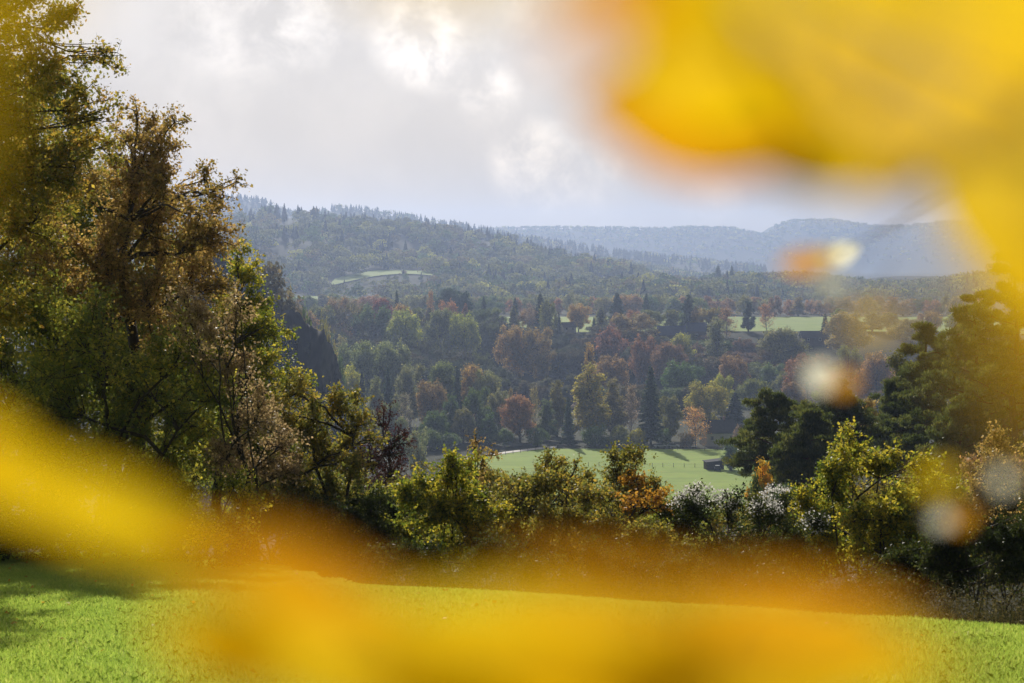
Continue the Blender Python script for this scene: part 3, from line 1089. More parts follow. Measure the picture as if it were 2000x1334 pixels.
near_plant("oak_tree", "tall yellowing oak rising out of the top left of the meadow edge", "tree",
           [(40, 20, 110), (115, 55, 62), (0, 130, 110), (105, 165, 80), (180, 112, 38), (207, 98, 24), (150, 195, 48), (60, 300, 115), (-60, 250, 140),
            (-80, 60, 150), (150, 275, 55), (30, 430, 105), (-90, 450, 150), (20, -80, 95), (-90, -70, 120), (130, 0, 45), (-40, 600, 130), (-10, -200, 120), (-120, -210, 140), (60, 380, 90), (160, 330, 60), (200, 230, 40)],
           27, -60, M_oak, 0.075, 1.95, 31, trunk_r=0.26, spread=0.15, base_y=28)
near_plant("brown_tree", "brown leaved tree with spiky top leaning right against the sky", "tree",
           [(228, 255, 36), (285, 245, 46), (325, 285, 40), (250, 340, 75), (340, 355, 62), (180, 385, 80), (385, 405, 40), (300, 450, 100), (425, 425, 34),
            (452, 390, 26), (470, 358, 18), (430, 475, 48), (240, 420, 80), (395, 350, 34), (300, 330, 60), (410, 470, 55), (345, 240, 26), (260, 215, 22), (200, 520, 110), (90, 560, 120), (380, 540, 80), (300, 600, 105), (447, 560, 40), (60, 470, 90)],
           33, 250, M_beech, 0.078, 2.0, 32, trunk_r=0.22, spread=0.15)
near_plant("field_maple", "green gold tree bulging right in front of the dark cliff", "tree",
           [(470, 530, 45), (498, 590, 40), (522, 640, 36), (480, 650, 65), (537, 690, 32), (420, 640, 65), (500, 730, 62), (430, 740, 75), (560, 742, 34),
            (350, 720, 95), (478, 500, 26)],
           36, 430, M_yellow, 0.08, 2.3, 33, trunk_r=0.16)
near_plant("hazel_tree", "dark green hazel filling the left edge below the brown tree", "tree",
           [(80, 650, 130), (200, 680, 120), (-40, 750, 140), (120, 790, 120), (280, 770, 105), (380, 830, 85), (220, 880, 110), (60, 900, 120), (350, 930, 85),
            (420, 780, 75), (130, 980, 100), (280, 1000, 85), (-50, 980, 120), (370, 680, 80), (30, 1050, 70), (180, 1060, 60)],
           30, 160, M_hazel, 0.08, 1.75, 34, trunks=6, trunk_r=0.14)
near_plant("dry_shrub", "pale pinkish dry leaved shrub in front of the green gold tree", "shrub",
           [(522, 790, 40), (490, 850, 52), (540, 880, 45), (470, 920, 52), (520, 950, 50), (440, 890, 45), (552, 830, 26), (400, 640, 55), (350, 590, 55), (430, 700, 50), (480, 600, 30)],
           28.5, 480, M_dry, 0.065, 1.8, 35, trunks=5, trunk_r=0.07, spread=0.16)
near_plant("thorn_tree", "small dark thorn tree with yellow tips right of the dry shrub", "tree",
           [(590, 762, 38), (612, 830, 52), (660, 800, 38), (700, 830, 28), (692, 790, 20), (640, 890, 64), (570, 920, 55), (600, 980, 65), (700, 900, 40), (728, 862, 20),
            (540, 1000, 55), (650, 980, 58), (560, 800, 40), (640, 1050, 55)],
           33, 620, M_mixed, 0.072, 2.9, 36, trunks=3, trunk_r=0.12)
near_plant("low_bush", "low yellow lit bush on the meadow edge under the dry shrub", "bush",
           [(450, 1000, 42), (488, 1030, 26), (420, 1040, 40), (470, 1060, 26), (440, 960, 30)],
           26.5, 440, M_yellow, 0.07, 2.6, 37, trunks=4, trunk_r=0.05)
near_plant("reddish_shrub", "sparse dark reddish shrub between the thorn tree and the yellow bush", "shrub",
           [(740, 825, 28), (770, 870, 36), (722, 900, 42), (762, 930, 42), (790, 845, 16), (735, 960, 40)],
           36, 750, M_redtwig, 0.05, 1.0, 38, trunks=6, trunk_r=0.06, spread=0.14, twigs=60)
near_plant("bramble_bush", "dark green bush under the reddish shrub", "bush",
           [(720, 990, 45), (775, 1010, 40), (680, 1035, 48), (740, 1055, 48), (620, 1065, 45)],
           32, 720, M_dark, 0.06, 2.8, 39, trunks=5, trunk_r=0.05)
near_plant("yellow_bush", "yellow green hedge bush with the tallest tip left of the paddock", "bush",
           [(885, 892, 22), (895, 915, 32), (850, 932, 48), (915, 940, 44), (800, 965, 40), (880, 990, 70), (945, 995, 50), (820, 1025, 60), (960, 1045, 55), (890, 1075, 65), (785, 1060, 45)],
           31, 880, M_yellow, 0.073, 3.3, 40, trunks=7, trunk_r=0.08)
near_plant("brown_sapling", "thin brown sapling sticking up behind the yellow hedge bush", "sapling",
           [(932, 850, 16), (925, 880, 20), (940, 905, 22), (965, 890, 12), (930, 930, 22)],
           34, 935, M_beech, 0.06, 1.0, 41, trunks=2, trunk_r=0.04, spread=0.12, twigs=50)
near_plant("mixed_bush", "olive hedge bush in the middle below the paddock", "bush",
           [(1000, 965, 34), (1062, 938, 38), (1040, 990, 56), (1100, 932, 30), (1142, 952, 34), (1090, 1000, 62), (1150, 1010, 52), (1020, 1055, 58), (1110, 1072, 58), (1182, 965, 26), (1080, 905, 14), (1130, 918, 12)],
           31.5, 1080, M_mixed, 0.073, 3.3, 42, trunks=8, trunk_r=0.07)
near_plant("round_bush", "dark round topped bush standing up before the paddock", "bush",
           [(1212, 912, 36), (1248, 908, 30), (1220, 960, 48), (1268, 945, 22), (1190, 1005, 46)],
           32, 1215, M_mixed, 0.065, 3.2, 43, trunks=4, trunk_r=0.08)
near_plant("orange_shrub", "bright orange shrub right of the round topped bush", "shrub",
           [(1255, 955, 26), (1230, 985, 22), (1285, 975, 22), (1265, 1008, 28), (1300, 1000, 16)],
           30, 1262, M_orange, 0.07, 2.2, 44, trunks=4, trunk_r=0.05, spread=0.15)
near_plant("dark_bush", "dark bush below the bright orange shrub", "bush",
           [(1240, 1060, 48), (1292, 1066, 50), (1325, 1095, 46), (1180, 1080, 46), (1260, 1110, 46)],
           29.5, 1270, M_mixed, 0.065, 2.6, 45, trunks=5, trunk_r=0.06)


near_plant("dark_tree", "shadowy dense tree standing behind the oak and the brown tree", "tree",
           [(60, 330, 150), (235, 420, 110), (60, 560, 160), (350, 500, 90), (340, 640, 110), (200, 650, 150), (230, 800, 160), (420, 780, 110), (60, 850, 170), (350, 930, 130), (120, 200, 60)],
           40, 200, M_hazel, 0.085, 2.6, 61, trunks=3, trunk_r=0.2, spread=0.2)
near_plant("dark_tree", "shadowy low tree standing behind the dry shrub and the thorn tree", "tree",
           [(480, 640, 60), (500, 760, 75), (470, 880, 100), (570, 850, 65), (600, 940, 85), (500, 1000, 100), (680, 980, 70), (640, 1060, 80), (740, 1040, 60)],
           39, 540, M_hazel, 0.08, 2.6, 62, trunks=3, trunk_r=0.14, spread=0.18)
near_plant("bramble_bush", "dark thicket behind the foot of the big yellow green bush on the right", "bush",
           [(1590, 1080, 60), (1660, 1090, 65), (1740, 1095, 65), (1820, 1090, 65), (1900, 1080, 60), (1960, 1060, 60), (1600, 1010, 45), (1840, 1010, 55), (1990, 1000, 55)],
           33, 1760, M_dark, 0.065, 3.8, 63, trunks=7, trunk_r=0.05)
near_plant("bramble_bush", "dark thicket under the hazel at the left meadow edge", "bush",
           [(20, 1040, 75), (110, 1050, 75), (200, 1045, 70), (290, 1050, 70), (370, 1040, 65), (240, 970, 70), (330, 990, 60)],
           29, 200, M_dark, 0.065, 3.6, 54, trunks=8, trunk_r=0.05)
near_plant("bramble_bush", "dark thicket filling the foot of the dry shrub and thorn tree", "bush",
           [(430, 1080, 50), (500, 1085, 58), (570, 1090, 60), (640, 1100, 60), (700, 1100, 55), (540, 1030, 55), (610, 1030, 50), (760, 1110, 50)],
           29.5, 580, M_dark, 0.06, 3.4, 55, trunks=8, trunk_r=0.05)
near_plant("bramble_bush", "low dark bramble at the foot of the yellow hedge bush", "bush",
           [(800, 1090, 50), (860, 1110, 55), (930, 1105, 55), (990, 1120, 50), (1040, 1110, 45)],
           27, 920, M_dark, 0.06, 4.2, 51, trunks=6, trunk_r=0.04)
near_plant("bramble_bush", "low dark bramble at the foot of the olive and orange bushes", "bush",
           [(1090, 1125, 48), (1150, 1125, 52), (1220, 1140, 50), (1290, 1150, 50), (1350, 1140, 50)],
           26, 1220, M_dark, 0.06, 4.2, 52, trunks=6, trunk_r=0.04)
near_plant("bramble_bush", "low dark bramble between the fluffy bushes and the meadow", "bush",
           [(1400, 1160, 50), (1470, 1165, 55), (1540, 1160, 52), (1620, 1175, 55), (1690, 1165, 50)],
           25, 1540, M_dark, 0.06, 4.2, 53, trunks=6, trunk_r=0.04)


near_plant("mixed_bush", "olive bush closing the gap between the yellow and the olive hedge bush", "bush",
           [(975, 985, 42), (1010, 1020, 48), (960, 1060, 48), (1030, 1070, 46), (965, 945, 20)],
           33, 985, M_mixed, 0.07, 4.4, 56, trunks=5, trunk_r=0.05)
near_plant("mixed_bush", "dark olive bush closing the gap right of the bright orange shrub", "bush",
           [(1310, 1000, 34), (1335, 1040, 44), (1300, 1050, 44), (1360, 1090, 48), (1200, 1050, 46)],
           32.5, 1315, M_hazel, 0.065, 4.4, 57, trunks=5, trunk_r=0.05)
near_plant("mixed_bush", "olive bush closing the gap left of the yellow hedge bush", "bush",
           [(785, 990, 46), (760, 1030, 50), (820, 1050, 48), (700, 1020, 46), (735, 975, 36)],
           34, 770, M_hazel, 0.065, 4.4, 58, trunks=5, trunk_r=0.05)


hb = []
for hx, hy in ((770, 960), (830, 945), (890, 935), (950, 943), (1010, 948), (1070, 945), (1130, 948), (1190, 962), (1250, 982), (1310, 1010), (1370, 1020), (1430, 1025), (1490, 1020),
               (1550, 1010), (1610, 990), (1670, 970), (1730, 965), (1790, 970), (1850, 980), (1910, 985), (1970, 985), (2030, 980)):
    hb += [(hx, hy, 38), (hx + 20, hy + 55, 48), (hx - 10, hy + 115, 52)]
near_plant("hedge", "dense olive hedge running behind the whole row of bushes", "hedge", hb,
           36, 1350, M_mixed, 0.072, 2.9, 64, trunks=16, trunk_r=0.05, depth=.5)


def fluff(root, C, r, rng):
    pts = []
    for c, ri in zip(C, r):
        if c[2] < np.median(C[:, 2]) + .08:
            continue
        n = int(420 * (ri / 0.35) ** 2)
        d = rand_dirs(n, rng)
        d[:, 2] = np.abs(d[:, 2]) * 0.9 + 0.1
        d[:, 1] -= 0.25
        k = rand_dirs(26, rng)
        k[:, 2] = np.abs(k[:, 2])
        q = k[rng.integers(0, 26, n)] * ri * 1.08
        pts.append(c + q + rng.normal(size=(n, 3)) * 0.05)
    P = np.concatenate(pts)
    V, F = cards(P, 0.042 * rng.uniform(.6, 1.2, len(P)), rng, aspect=0.9)
    obj("seed_heads", raw_mesh("seed_heads", V, F, 4, {"rnd": rng.random(len(P))}), M_fluff, root)["kind"] = "stuff"


near_plant("clematis_bush", "dark bush covered in white fluffy seed heads below the paddock", "bush",
           [(1340, 985, 30), (1380, 998, 34), (1425, 985, 28), (1350, 1040, 42), (1400, 1060, 50), (1450, 1045, 36)],
           30, 1390, M_dark, 0.06, 3.0, 46, trunks=5, trunk_r=0.06, extra=fluff)
near_plant("clematis_bush", "second fluffy seeded bush, against the yellow bush on the right", "bush",
           [(1482, 1000, 32), (1522, 990, 34), (1560, 1000, 24), (1500, 1050, 50), (1455, 1095, 55), (1550, 1060, 46), (1400, 1110, 50)],
           29, 1510, M_dark, 0.06, 3.0, 47, trunks=5, trunk_r=0.06, extra=fluff)
near_plant("golden_bush", "big yellow green bush on the right in front of the pines", "bush",
           [(1655, 895, 34), (1690, 915, 54), (1620, 950, 50), (1750, 930, 54), (1820, 918, 32), (1700, 1000, 80), (1610, 1020, 66), (1790, 1000, 72), (1860, 960, 38),
            (1650, 1090, 78), (1750, 1090, 78), (1580, 1090, 60)],
           29, 1700, M_yellow, 0.07, 3.6, 48, trunks=9, trunk_r=0.08)
near_plant("brown_bush", "brown twiggy bush at the right edge under the pines", "bush",
           [(1950, 930, 46), (1990, 895, 44), (1922, 975, 40), (1980, 990, 55), (1900, 1015, 36), (2040, 930, 60)],
           31, 1970, M_beech, 0.055, 2.4, 49, trunks=7, trunk_r=0.07, spread=0.14, twigs=34)
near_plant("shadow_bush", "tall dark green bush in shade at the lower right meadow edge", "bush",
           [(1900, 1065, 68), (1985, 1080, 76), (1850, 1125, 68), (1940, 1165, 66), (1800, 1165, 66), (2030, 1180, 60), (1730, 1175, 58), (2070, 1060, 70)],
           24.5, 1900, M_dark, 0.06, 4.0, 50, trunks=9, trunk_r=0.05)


# ------------------------------------------------------------------ Scots pines on the right
def pine_tree(label, px, pytop, y, wpx, seed, base=0.3, group=None):
    rng = np.random.default_rng(seed)
    x = float(px_x(px, y))
    zb = float(ground(x, y))
    h = float(at(px, pytop, y)[2]) - zb
    W = wpx * 1.0 / FPX * y
    root = empty("pine_tree", (x, y, zb), label, "tree")
    t = Tubes(6)
    trunk = curve((0, 0, -.6), (rng.normal(0, .25), 0, h * .97), rng, 10, 0.012)
    t.add(trunk, 0.021 * h, 0.02)
    Pc, ax, tone = [], [], []
    nb = 40
    for k in range(nb):
        f = base + (1 - base) * (k + rng.random()) / nb
        p = trunk[0] + (trunk[-1] - trunk[0]) * f
        env = (1 - ((f - base) / (1 - base)) ** 1.6) * 0.9 + 0.16
        if f < base + 0.12:
            env *= 0.75
        L = W / 2 * env * rng.uniform(.6, 1.1)
        a = k * 2.39996 + rng.normal(0, .4)
        dv = np.array([math.cos(a), math.sin(a), rng.uniform(-0.05, .35)])
        e = p + dv * L
        Q = curve(p, e, rng, 6, 0.05, 0.05)
        t.add(Q, 0.03 + 0.006 * h * (1 - f), 0.015)
        npad = max(4, int(4 + L * 2.4))
        for q in range(npad):
            s = 1 - 0.62 * rng.random() ** 1.3
            c = p + dv * L * s + np.array([rng.normal(0, .20 * L), rng.normal(0, .20 * L), rng.normal(0.05, .12) * L])
            t.add([Q[3], c], 0.016, 0.008)
            m = 120
            rad = np.array([1, 1, .55]) * rng.uniform(.3, .6)
            dd = rand_dirs(m, rng) * (rng.random(m) ** .5)[:, None]
            Pc.append(c + dd * rad)
            tone.append(np.clip(.55 * rng.random() + .5 * rng.random(m), 0, 1))
            ax.append(dd + np.array([0, 0, .9]) + rng.normal(size=(m, 3)) * .4)
    C = np.concatenate(Pc)
    V, F = cards(C, 0.26 * rng.uniform(.6, 1.25, len(C)), rng, aspect=0.26, axis=unit(np.concatenate(ax)))
    obj("crown", raw_mesh("crown", V, F, 4, {"rnd": np.concatenate(tone)}), M_needle, root)
    obj("trunk", t.mesh("trunk"), M_pinebark, root)
    return root


pine_tree("spreading dark pine nearest the paddock on the right", 1515, 765, 118, 190, 61, 0.2)
pine_tree("pine with a clear red brown trunk behind the big yellow bush", 1640, 742, 114, 170, 62, 0.42)
pine_tree("low spreading pine under the trunk of its taller neighbour", 1580, 800, 108, 150, 63, 0.15)
pine_tree("dark green pine between the orange tree and the tall pines", 1755, 735, 122, 110, 64, 0.2)
pine_tree("tall layered pine left of the tallest pine", 1815, 622, 118, 190, 65, 0.2)
pine_tree("tallest pine, rising through the blurred yellow leaves", 1900, 560, 112, 230, 66, 0.15)
pine_tree("huge dark pine at the right picture edge", 1985, 470, 106, 240, 67, 0.12)
pine_tree("low dark pine filling the gap under the tall pines", 1870, 770, 104, 180, 68, 0.1)
T("tall", 1702, 765, 126, 62, GOLD, "small golden tree half hidden between the pines")
T("tall", 1490, 884, 92, 74, (0.30, 0.18, 0.025), "glowing orange young larch at the left foot of the pines")
T("bush", 1478, 930, 88, 60, (0.045, 0.07, 0.025), "dark green bush left under the glowing orange larch")
T("bush", 1540, 945, 84, 90, (0.05, 0.085, 0.03), "green juniper like bush right of the glowing orange larch")
T("broad", 1790, 690, 150, 130, (0.06, 0.07, 0.025), "dark olive tree filling the gap behind the tall pines")
T("broad", 1930, 600, 140, 190, (0.06, 0.065, 0.025), "big dark olive tree behind the tallest pine")
T("broad", 1680, 800, 145, 120, (0.06, 0.075, 0.025), "dark tree behind the pine with the red brown trunk")
T("bush", 1965, 880, 90, 150, BROWN, "brown scrubby bush under the huge dark pine")


# ------------------------------------------------------------------ rock cliff
def build_cliff():
    rng = np.random.default_rng(70)
    tl = np.array([(330, 470), (440, 485), (490, 520), (520, 562), (540, 590), (565, 602), (600, 622), (630, 645), (648, 672), (656, 705), (664, 740), (676, 800), (700, 880)], float)
    y0 = 480
    n, m = 90, 40
    s = np.linspace(0, len(tl) - 1, n)
    pxs = np.interp(s, np.arange(len(tl)), tl[:, 0])
    pys = np.interp(s, np.arange(len(tl)), tl[:, 1])
    V = []
    for j in range(m):
        f = j / (m - 1)
        for i in range(n):
            p = at(pxs[i], pys[i], y0 + 10 * math.sin(i * .21))
            zb = -2.0
            if f <= .6:                      # face, battered
                k = f / .6
                z = zb + (p[2] + 0.4 * math.sin(i * 1.1) + 0.6 * math.sin(i * .47 + 2) - zb) * k
                yy = p[1] - 14 * (1 - k) ** 1.2
            else:                            # the back of the spur
                k = (f - .6) / .4
                z = p[2] + 0.4 * math.sin(i * 1.1) + 0.6 * math.sin(i * .47 + 2) - k * max(4, p[2] + 2)
                yy = p[1] + 90 * k
            nz = rng.normal(0, .5) + 1.5 * math.sin(j * 1.7 + 2 * math.sin(i * .31)) * .6 + 2.2 * math.sin(i * .37 + 1.5 * math.sin(j * .2)) + 1.2 * math.sin(i * .9 + j * .35) * math.sin(j * .6 + i * .13)
            if abs(f - .6) < .02:
                nz *= .4
            V.append((p[0] + rng.normal(0, .25), yy + nz * (1 if f <= .6 else .3), z + (rng.normal(0, .3) if f < .97 else 0)))
    i = np.arange(m - 1)[:, None] * n + np.arange(n - 1)[None, :]
    F = np.stack([i, i + 1, i + n + 1, i + n], -1).reshape(-1, 4)
    mt = plain_mat("slate_rock", (0.012, 0.012, 0.014), (0.028, 0.027, 0.03), 0.35, 0.95, 0.8)
    tag(obj("rock_cliff", raw_mesh("rock_cliff", np.array(V), F, 4), mt), "steep dark slate cliff behind the left trees", "cliff", kind="structure")


build_cliff()
for px, top, lb in ((572, 640, "dark bush clinging high on the cliff face"), (606, 672, "dark bush clinging in the middle of the cliff face"), (634, 716, "dark bush clinging low on the right of the cliff face")):
    x_ = float(px_x(px, 474))
    b_ = T("bush", px, top, 474, 22, (0.03, 0.035, 0.015), lb)
    z_ = float(at(px, top + 26, 474)[2])
    b_.location.z = z_
    b_.scale.z = .55
for px, top, c, lb in ((563, 586, OCHRE, "ochre bush on the upper lip of the dark cliff"), (598, 606, GREEN, "green bush on the middle of the cliff lip"),
                       (628, 626, OLIVE, "olive bush low on the right lip of the cliff"), (646, 655, OCHRE, "small ochre bush at the right shoulder of the cliff"),
                       (655, 690, GREEN, "dark green bush hanging on the right end of the cliff")):
    T("bush", px, top, 500, 40, c, lb)
T("broad", 484, 500, 500, 60, (0.075, 0.062, 0.028), "brown bushy tree on top of the dark cliff at its left")
for px, top in ((545, 560), (525, 565)):
    T("spruce", px, top, 830, 16, CONIF, "small dark conifer peeping over the cliff edge", "small conifers over the cliff edge")


# ------------------------------------------------------------------ grass and undergrowth
def build_grass():
    rng = np.random.default_rng(80)
    n = 1200000
    y = np.sqrt(rng.uniform(4.6 ** 2, 33 ** 2, n))
    u = rng.uniform(-0.37, 0.37, n)
    x = u * y
    ok = y < brow(x, y) + 0.5
    x, y = x[ok], y[ok]
    z = ground(x, y)
    n = len(x)
    patch = 0.5 + 0.5 * np.sin(x * 2.1 + 1.7 * np.sin(y * 1.3)) * np.sin(y * 1.9 + np.sin(x * 1.1))
    L = rng.uniform(.03, .085, n) * (0.8 + 0.4 * patch)
    w = (.0020 + .00024 * y) * rng.uniform(.7, 1.3, n)
    a = rng.random(n) * 2 * math.pi
    lean = rng.uniform(.1, .9, n)
    b = rng.random(n) * 2 * math.pi
    B = np.stack([x, y, z - .004], -1)
    side = np.stack([np.cos(a), np.sin(a), np.zeros(n)], -1) * (w / 2)[:, None]
    ld = np.stack([np.cos(b), np.sin(b), np.zeros(n)], -1)
    up = np.array([0, 0, 1.0])
    mid = B + ld * (L * lean * .25)[:, None] + up * (L * .6)[:, None]
    tip = B + ld * (L * lean)[:, None] + up * (L * (1.05 - .45 * lean))[:, None]
    V = np.stack([B - side, B + side, mid + side * .8, tip, mid - side * .8], 1).reshape(-1, 3)
    k = np.arange(n)[:, None] * 5
    F = k + np.array([[0, 1, 2, 3, 4]])
    me = raw_mesh("grass", V, F, 5, {"rnd": np.clip(rng.random(n) * .75 + .3 * patch * rng.random(n), 0, 1)})
    tag(obj("grass", me, M_blade), "short bright green backlit grass of the meadow", "grass", kind="stuff")


build_grass()


def build_fallen_leaves():
    rng = np.random.default_rng(82)
    n = 420
    y = np.sqrt(rng.uniform(6 ** 2, 30 ** 2, n))
    x = rng.uniform(-.36, .36, n) * y
    ok = (y < brow(x, y)) & (rng.random(n) < np.where(x < 0, 1, .35))
    x, y = x[ok], y[ok]
    C = np.stack([x, y, ground(x, y) + rng.uniform(.02, .06, len(x))], -1)
    N = unit(np.array([0, 0, 1.0]) + rng.normal(size=C.shape) * .5)
    V, F = cards(C, rng.uniform(.04, .08, len(C)), rng, aspect=.8, nrm=N)
    tag(obj("fallen_leaves", raw_mesh("fallen_leaves", V, F, 4, {"rnd": rng.random(len(C))}), M_orange), "scattered fallen yellow leaves lying in the meadow grass", "leaves", kind="stuff")


build_fallen_leaves()


def build_undergrowth():
    rng = np.random.default_rng(81)
    t_n = 7000
    px = rng.uniform(-100, 2100, t_n)
    u = (px - 1000) / FPX
    yb = np.interp(u, [-0.6, -0.2, -0.13, -0.09, 0.0, 0.15, 0.3, 0.6], [31, 31, 27, 22.8, 21.3, 18.6, 16.6, 14])
    y = yb + rng.uniform(1.2, 9, t_n)
    x = u * y
    z = ground(x, y)
    base = np.stack([x, y, z], -1)
    h = rng.uniform(.3, 1.0, t_n) * np.clip((y - yb) / 4, .4, 1.2)
    ld = rand_dirs(t_n, rng) * np.array([.25, .25, 0])
    tip = base + (ld + np.array([0, 0, 1])) * h[:, None]
    sd = rand_dirs(t_n, rng) * np.array([1, 1, 0]) * .006
    V1 = np.stack([base - sd, base + sd, tip + sd * .4, tip - sd * .4], 1).reshape(-1, 3)
    F1 = np.arange(4 * t_n).reshape(-1, 4)
    m = 150000
    q = rng.integers(0, t_n, m)
    f = rng.random(m)[:, None] ** .7
    C = base[q] + (tip[q] - base[q]) * f + rng.normal(size=(m, 3)) * .10
    V2, F2 = cards(C, .045 * rng.uniform(.5, 1.3, m), rng, aspect=.4)
    me = raw_mesh("undergrowth", np.concatenate([V1, V2]), np.concatenate([F1, F2 + len(V1)]), 4, {"rnd": rng.random(t_n + m)})
    tag(obj("undergrowth", me, M_stalk), "brown dry weeds and stalks along the brow of the meadow", "undergrowth", kind="stuff")


build_undergrowth()


# ------------------------------------------------------------------ buildings, cars, fences in the valley
class Box:
    def __init__(self):
        self.V, self.F, self.n = [], [], 0

    def box(self, x0, x1, y0, y1, z0, z1):
        v = [(x, y, z) for z in (z0, z1) for y in (y0, y1) for x in (x0, x1)]
        f = [(0, 2, 3, 1), (4, 5, 7, 6), (0, 1, 5, 4), (2, 6, 7, 3), (0, 4, 6, 2), (1, 3, 7, 5)]
        return self.poly(v, f)

    def poly(self, v, f):
        self.V += v
        self.F += [tuple(i + self.n for i in q) for q in f]
        self.n += len(v)
        return self

    def mesh(self, name, bevel=0.0, smooth=False):
        me = bpy.data.meshes.new(name)
        me.from_pydata(self.V, [], self.F)
        if bevel:
            import bmesh
            bm = bmesh.new()
            bm.from_mesh(me)
            bmesh.ops.bevel(bm, geom=bm.edges[:], offset=bevel, segments=2, affect="EDGES")
            bm.to_mesh(me)
            bm.free()
        if smooth:
            for p in me.polygons:
                p.use_smooth = True
        me.update()
        return me


M_wall = plain_mat("pale_render", (0.58, 0.56, 0.52), (0.68, 0.66, 0.62), 1.5, 0.9)
M_slate = plain_mat("slate_roof", (0.035, 0.036, 0.045), (0.06, 0.062, 0.075), 2.0, 1.0)
M_bluroof = plain_mat("blue_grey_roof", (0.045, 0.062, 0.13), (0.065, 0.085, 0.16), 1.0, 1.0)
M_wood = plain_mat("weathered_wood", (0.07, 0.055, 0.045), (0.13, 0.105, 0.085), 3.0, 0.9)
M_glass = plain_mat("window_glass", (0.03, 0.04, 0.05), (0.05, 0.06, 0.07), 1.0, 0.15)
M_brick = plain_mat("chimney_brick", (0.22, 0.11, 0.08), (0.30, 0.15, 0.10), 3.0, 0.9)
M_carl = plain_mat("silver_paint", (0.55, 0.58, 0.62), (0.60, 0.63, 0.67), 1.0, 0.25)
M_card = plain_mat("dark_paint", (0.03, 0.035, 0.05), (0.04, 0.045, 0.06), 1.0, 0.3)
M_tyre = plain_mat("tyre_rubber", (0.015, 0.015, 0.015), (0.03, 0.03, 0.03), 5.0, 0.9)
M_wire = plain_mat("galvanised_wire", (0.35, 0.35, 0.36), (0.45, 0.45, 0.46), 5.0, 0.5)


def gable_house(name, label, cat, px, y, w, dpt, hw, hr, mat_wall, mat_roof, rz=0.0, windows=3, chimney=True, sink=0.0):
    x = float(px_x(px, y))
    z = float(ground(x, y)) - sink
    r = empty(name, (x, y, z), label, cat)
    r.rotation_euler = (0, 0, rz)
    b = Box()
    a, d = w / 2, dpt / 2
    b.poly([(-a, -d, -1), (a, -d, -1), (a, d, -1), (-a, d, -1), (-a, -d, hw), (a, -d, hw), (a, d, hw), (-a, d, hw), (-a, 0, hw + hr), (a, 0, hw + hr)],
           [(0, 1, 5, 4), (2, 3, 7, 6), (1, 2, 6, 9, 5), (3, 0, 4, 8, 7)])
    obj("wall", b.mesh("wall"), mat_wall, r)
    o, th = .45, .22
    k = hr / d
    rb = Box()
    for s in (-1, 1):
        e0, e1 = (s * (d + o), hw - o * k + .05), (0, hw + hr + .05)
        v = [(X, Y, Z + t) for t in (0, th) for (Y, Z) in (e0, e1) for X in (-a - o, a + o)]
        rb.poly(v, [(0, 1, 3, 2), (4, 6, 7, 5), (0, 4, 5, 1), (2, 3, 7, 6), (0, 2, 6, 4), (1, 5, 7, 3)])
    ro = obj("roof", rb.mesh("roof"), mat_roof, r)
    if chimney:
        obj("chimney", Box().box(a * .4 - .35, a * .4 + .35, -.35, .35, hw + hr * .6, hw + hr + 1.2).mesh("chimney", .03), M_brick, ro)
    for i in range(windows):
        cx = -a + w * (i + .5) / windows
        wb = Box()
        for (x0, x1, z0, z1) in ((-.6, .6, 0, .1), (-.6, .6, 1.3, 1.4), (-.6, -.5, .1, 1.3), (.5, .6, .1, 1.3)):
            wb.box(cx + x0, cx + x1, -d - .08, -d + .02, hw * .45 + z0, hw * .45 + z1)
        wf = obj("window", wb.mesh("window"), M_wall, r)
        obj("pane", Box().box(cx - .5, cx + .5, -d - .03, -d + .03, hw * .45 + .1, hw * .45 + 1.3).mesh("pane"), M_glass, wf)
    return r


gable_house("house", "pale house with dark slate roof behind the golden birch", "house", 1404, 558, 10, 8, 4.6, 3.6, M_wall, M_slate, .2, 3)
gable_house("barn", "long barn with blue grey roof on the plateau, the left one", "barn", 1312, 868, 14, 10, 5.0, 4.2, M_wood, M_bluroof, .1, 2, False)
gable_house("barn", "smaller barn with blue grey roof touching the tall poplar", "barn", 1362, 872, 9, 8, 5.6, 3.8, M_wood, M_bluroof, -.15, 1, False)
gable_house("barn", "dark roofed barn below the pale field strip on the right", "barn", 1588, 868, 12, 9, 3.0, 3.0, M_wood, M_slate, 0, 2, False)
gable_house("cottage", "small white cottage left of the round golden tree", "house", 1110, 903, 7, 5, 3.4, 2.0, M_wall, M_slate, .3, 2, False)
gable_house("cottage", "second white cottage left beside the big plateau conifer", "house", 1078, 918, 6, 5, 3.0, 1.6, M_wall, M_slate, -.2, 2, False)
gable_house("far_house", "tiny white house on the hazy slope at the far right", "house", 1938, 1830, 12, 9, 6, 4, M_wall, M_slate, .2, 3, False, -8)
gable_house("far_house", "tiny pale house at the foot of the far knoll spruces", "house", 1448, 1640, 10, 8, 6, 4, M_wall, M_slate, -.2, 3, False, -4)


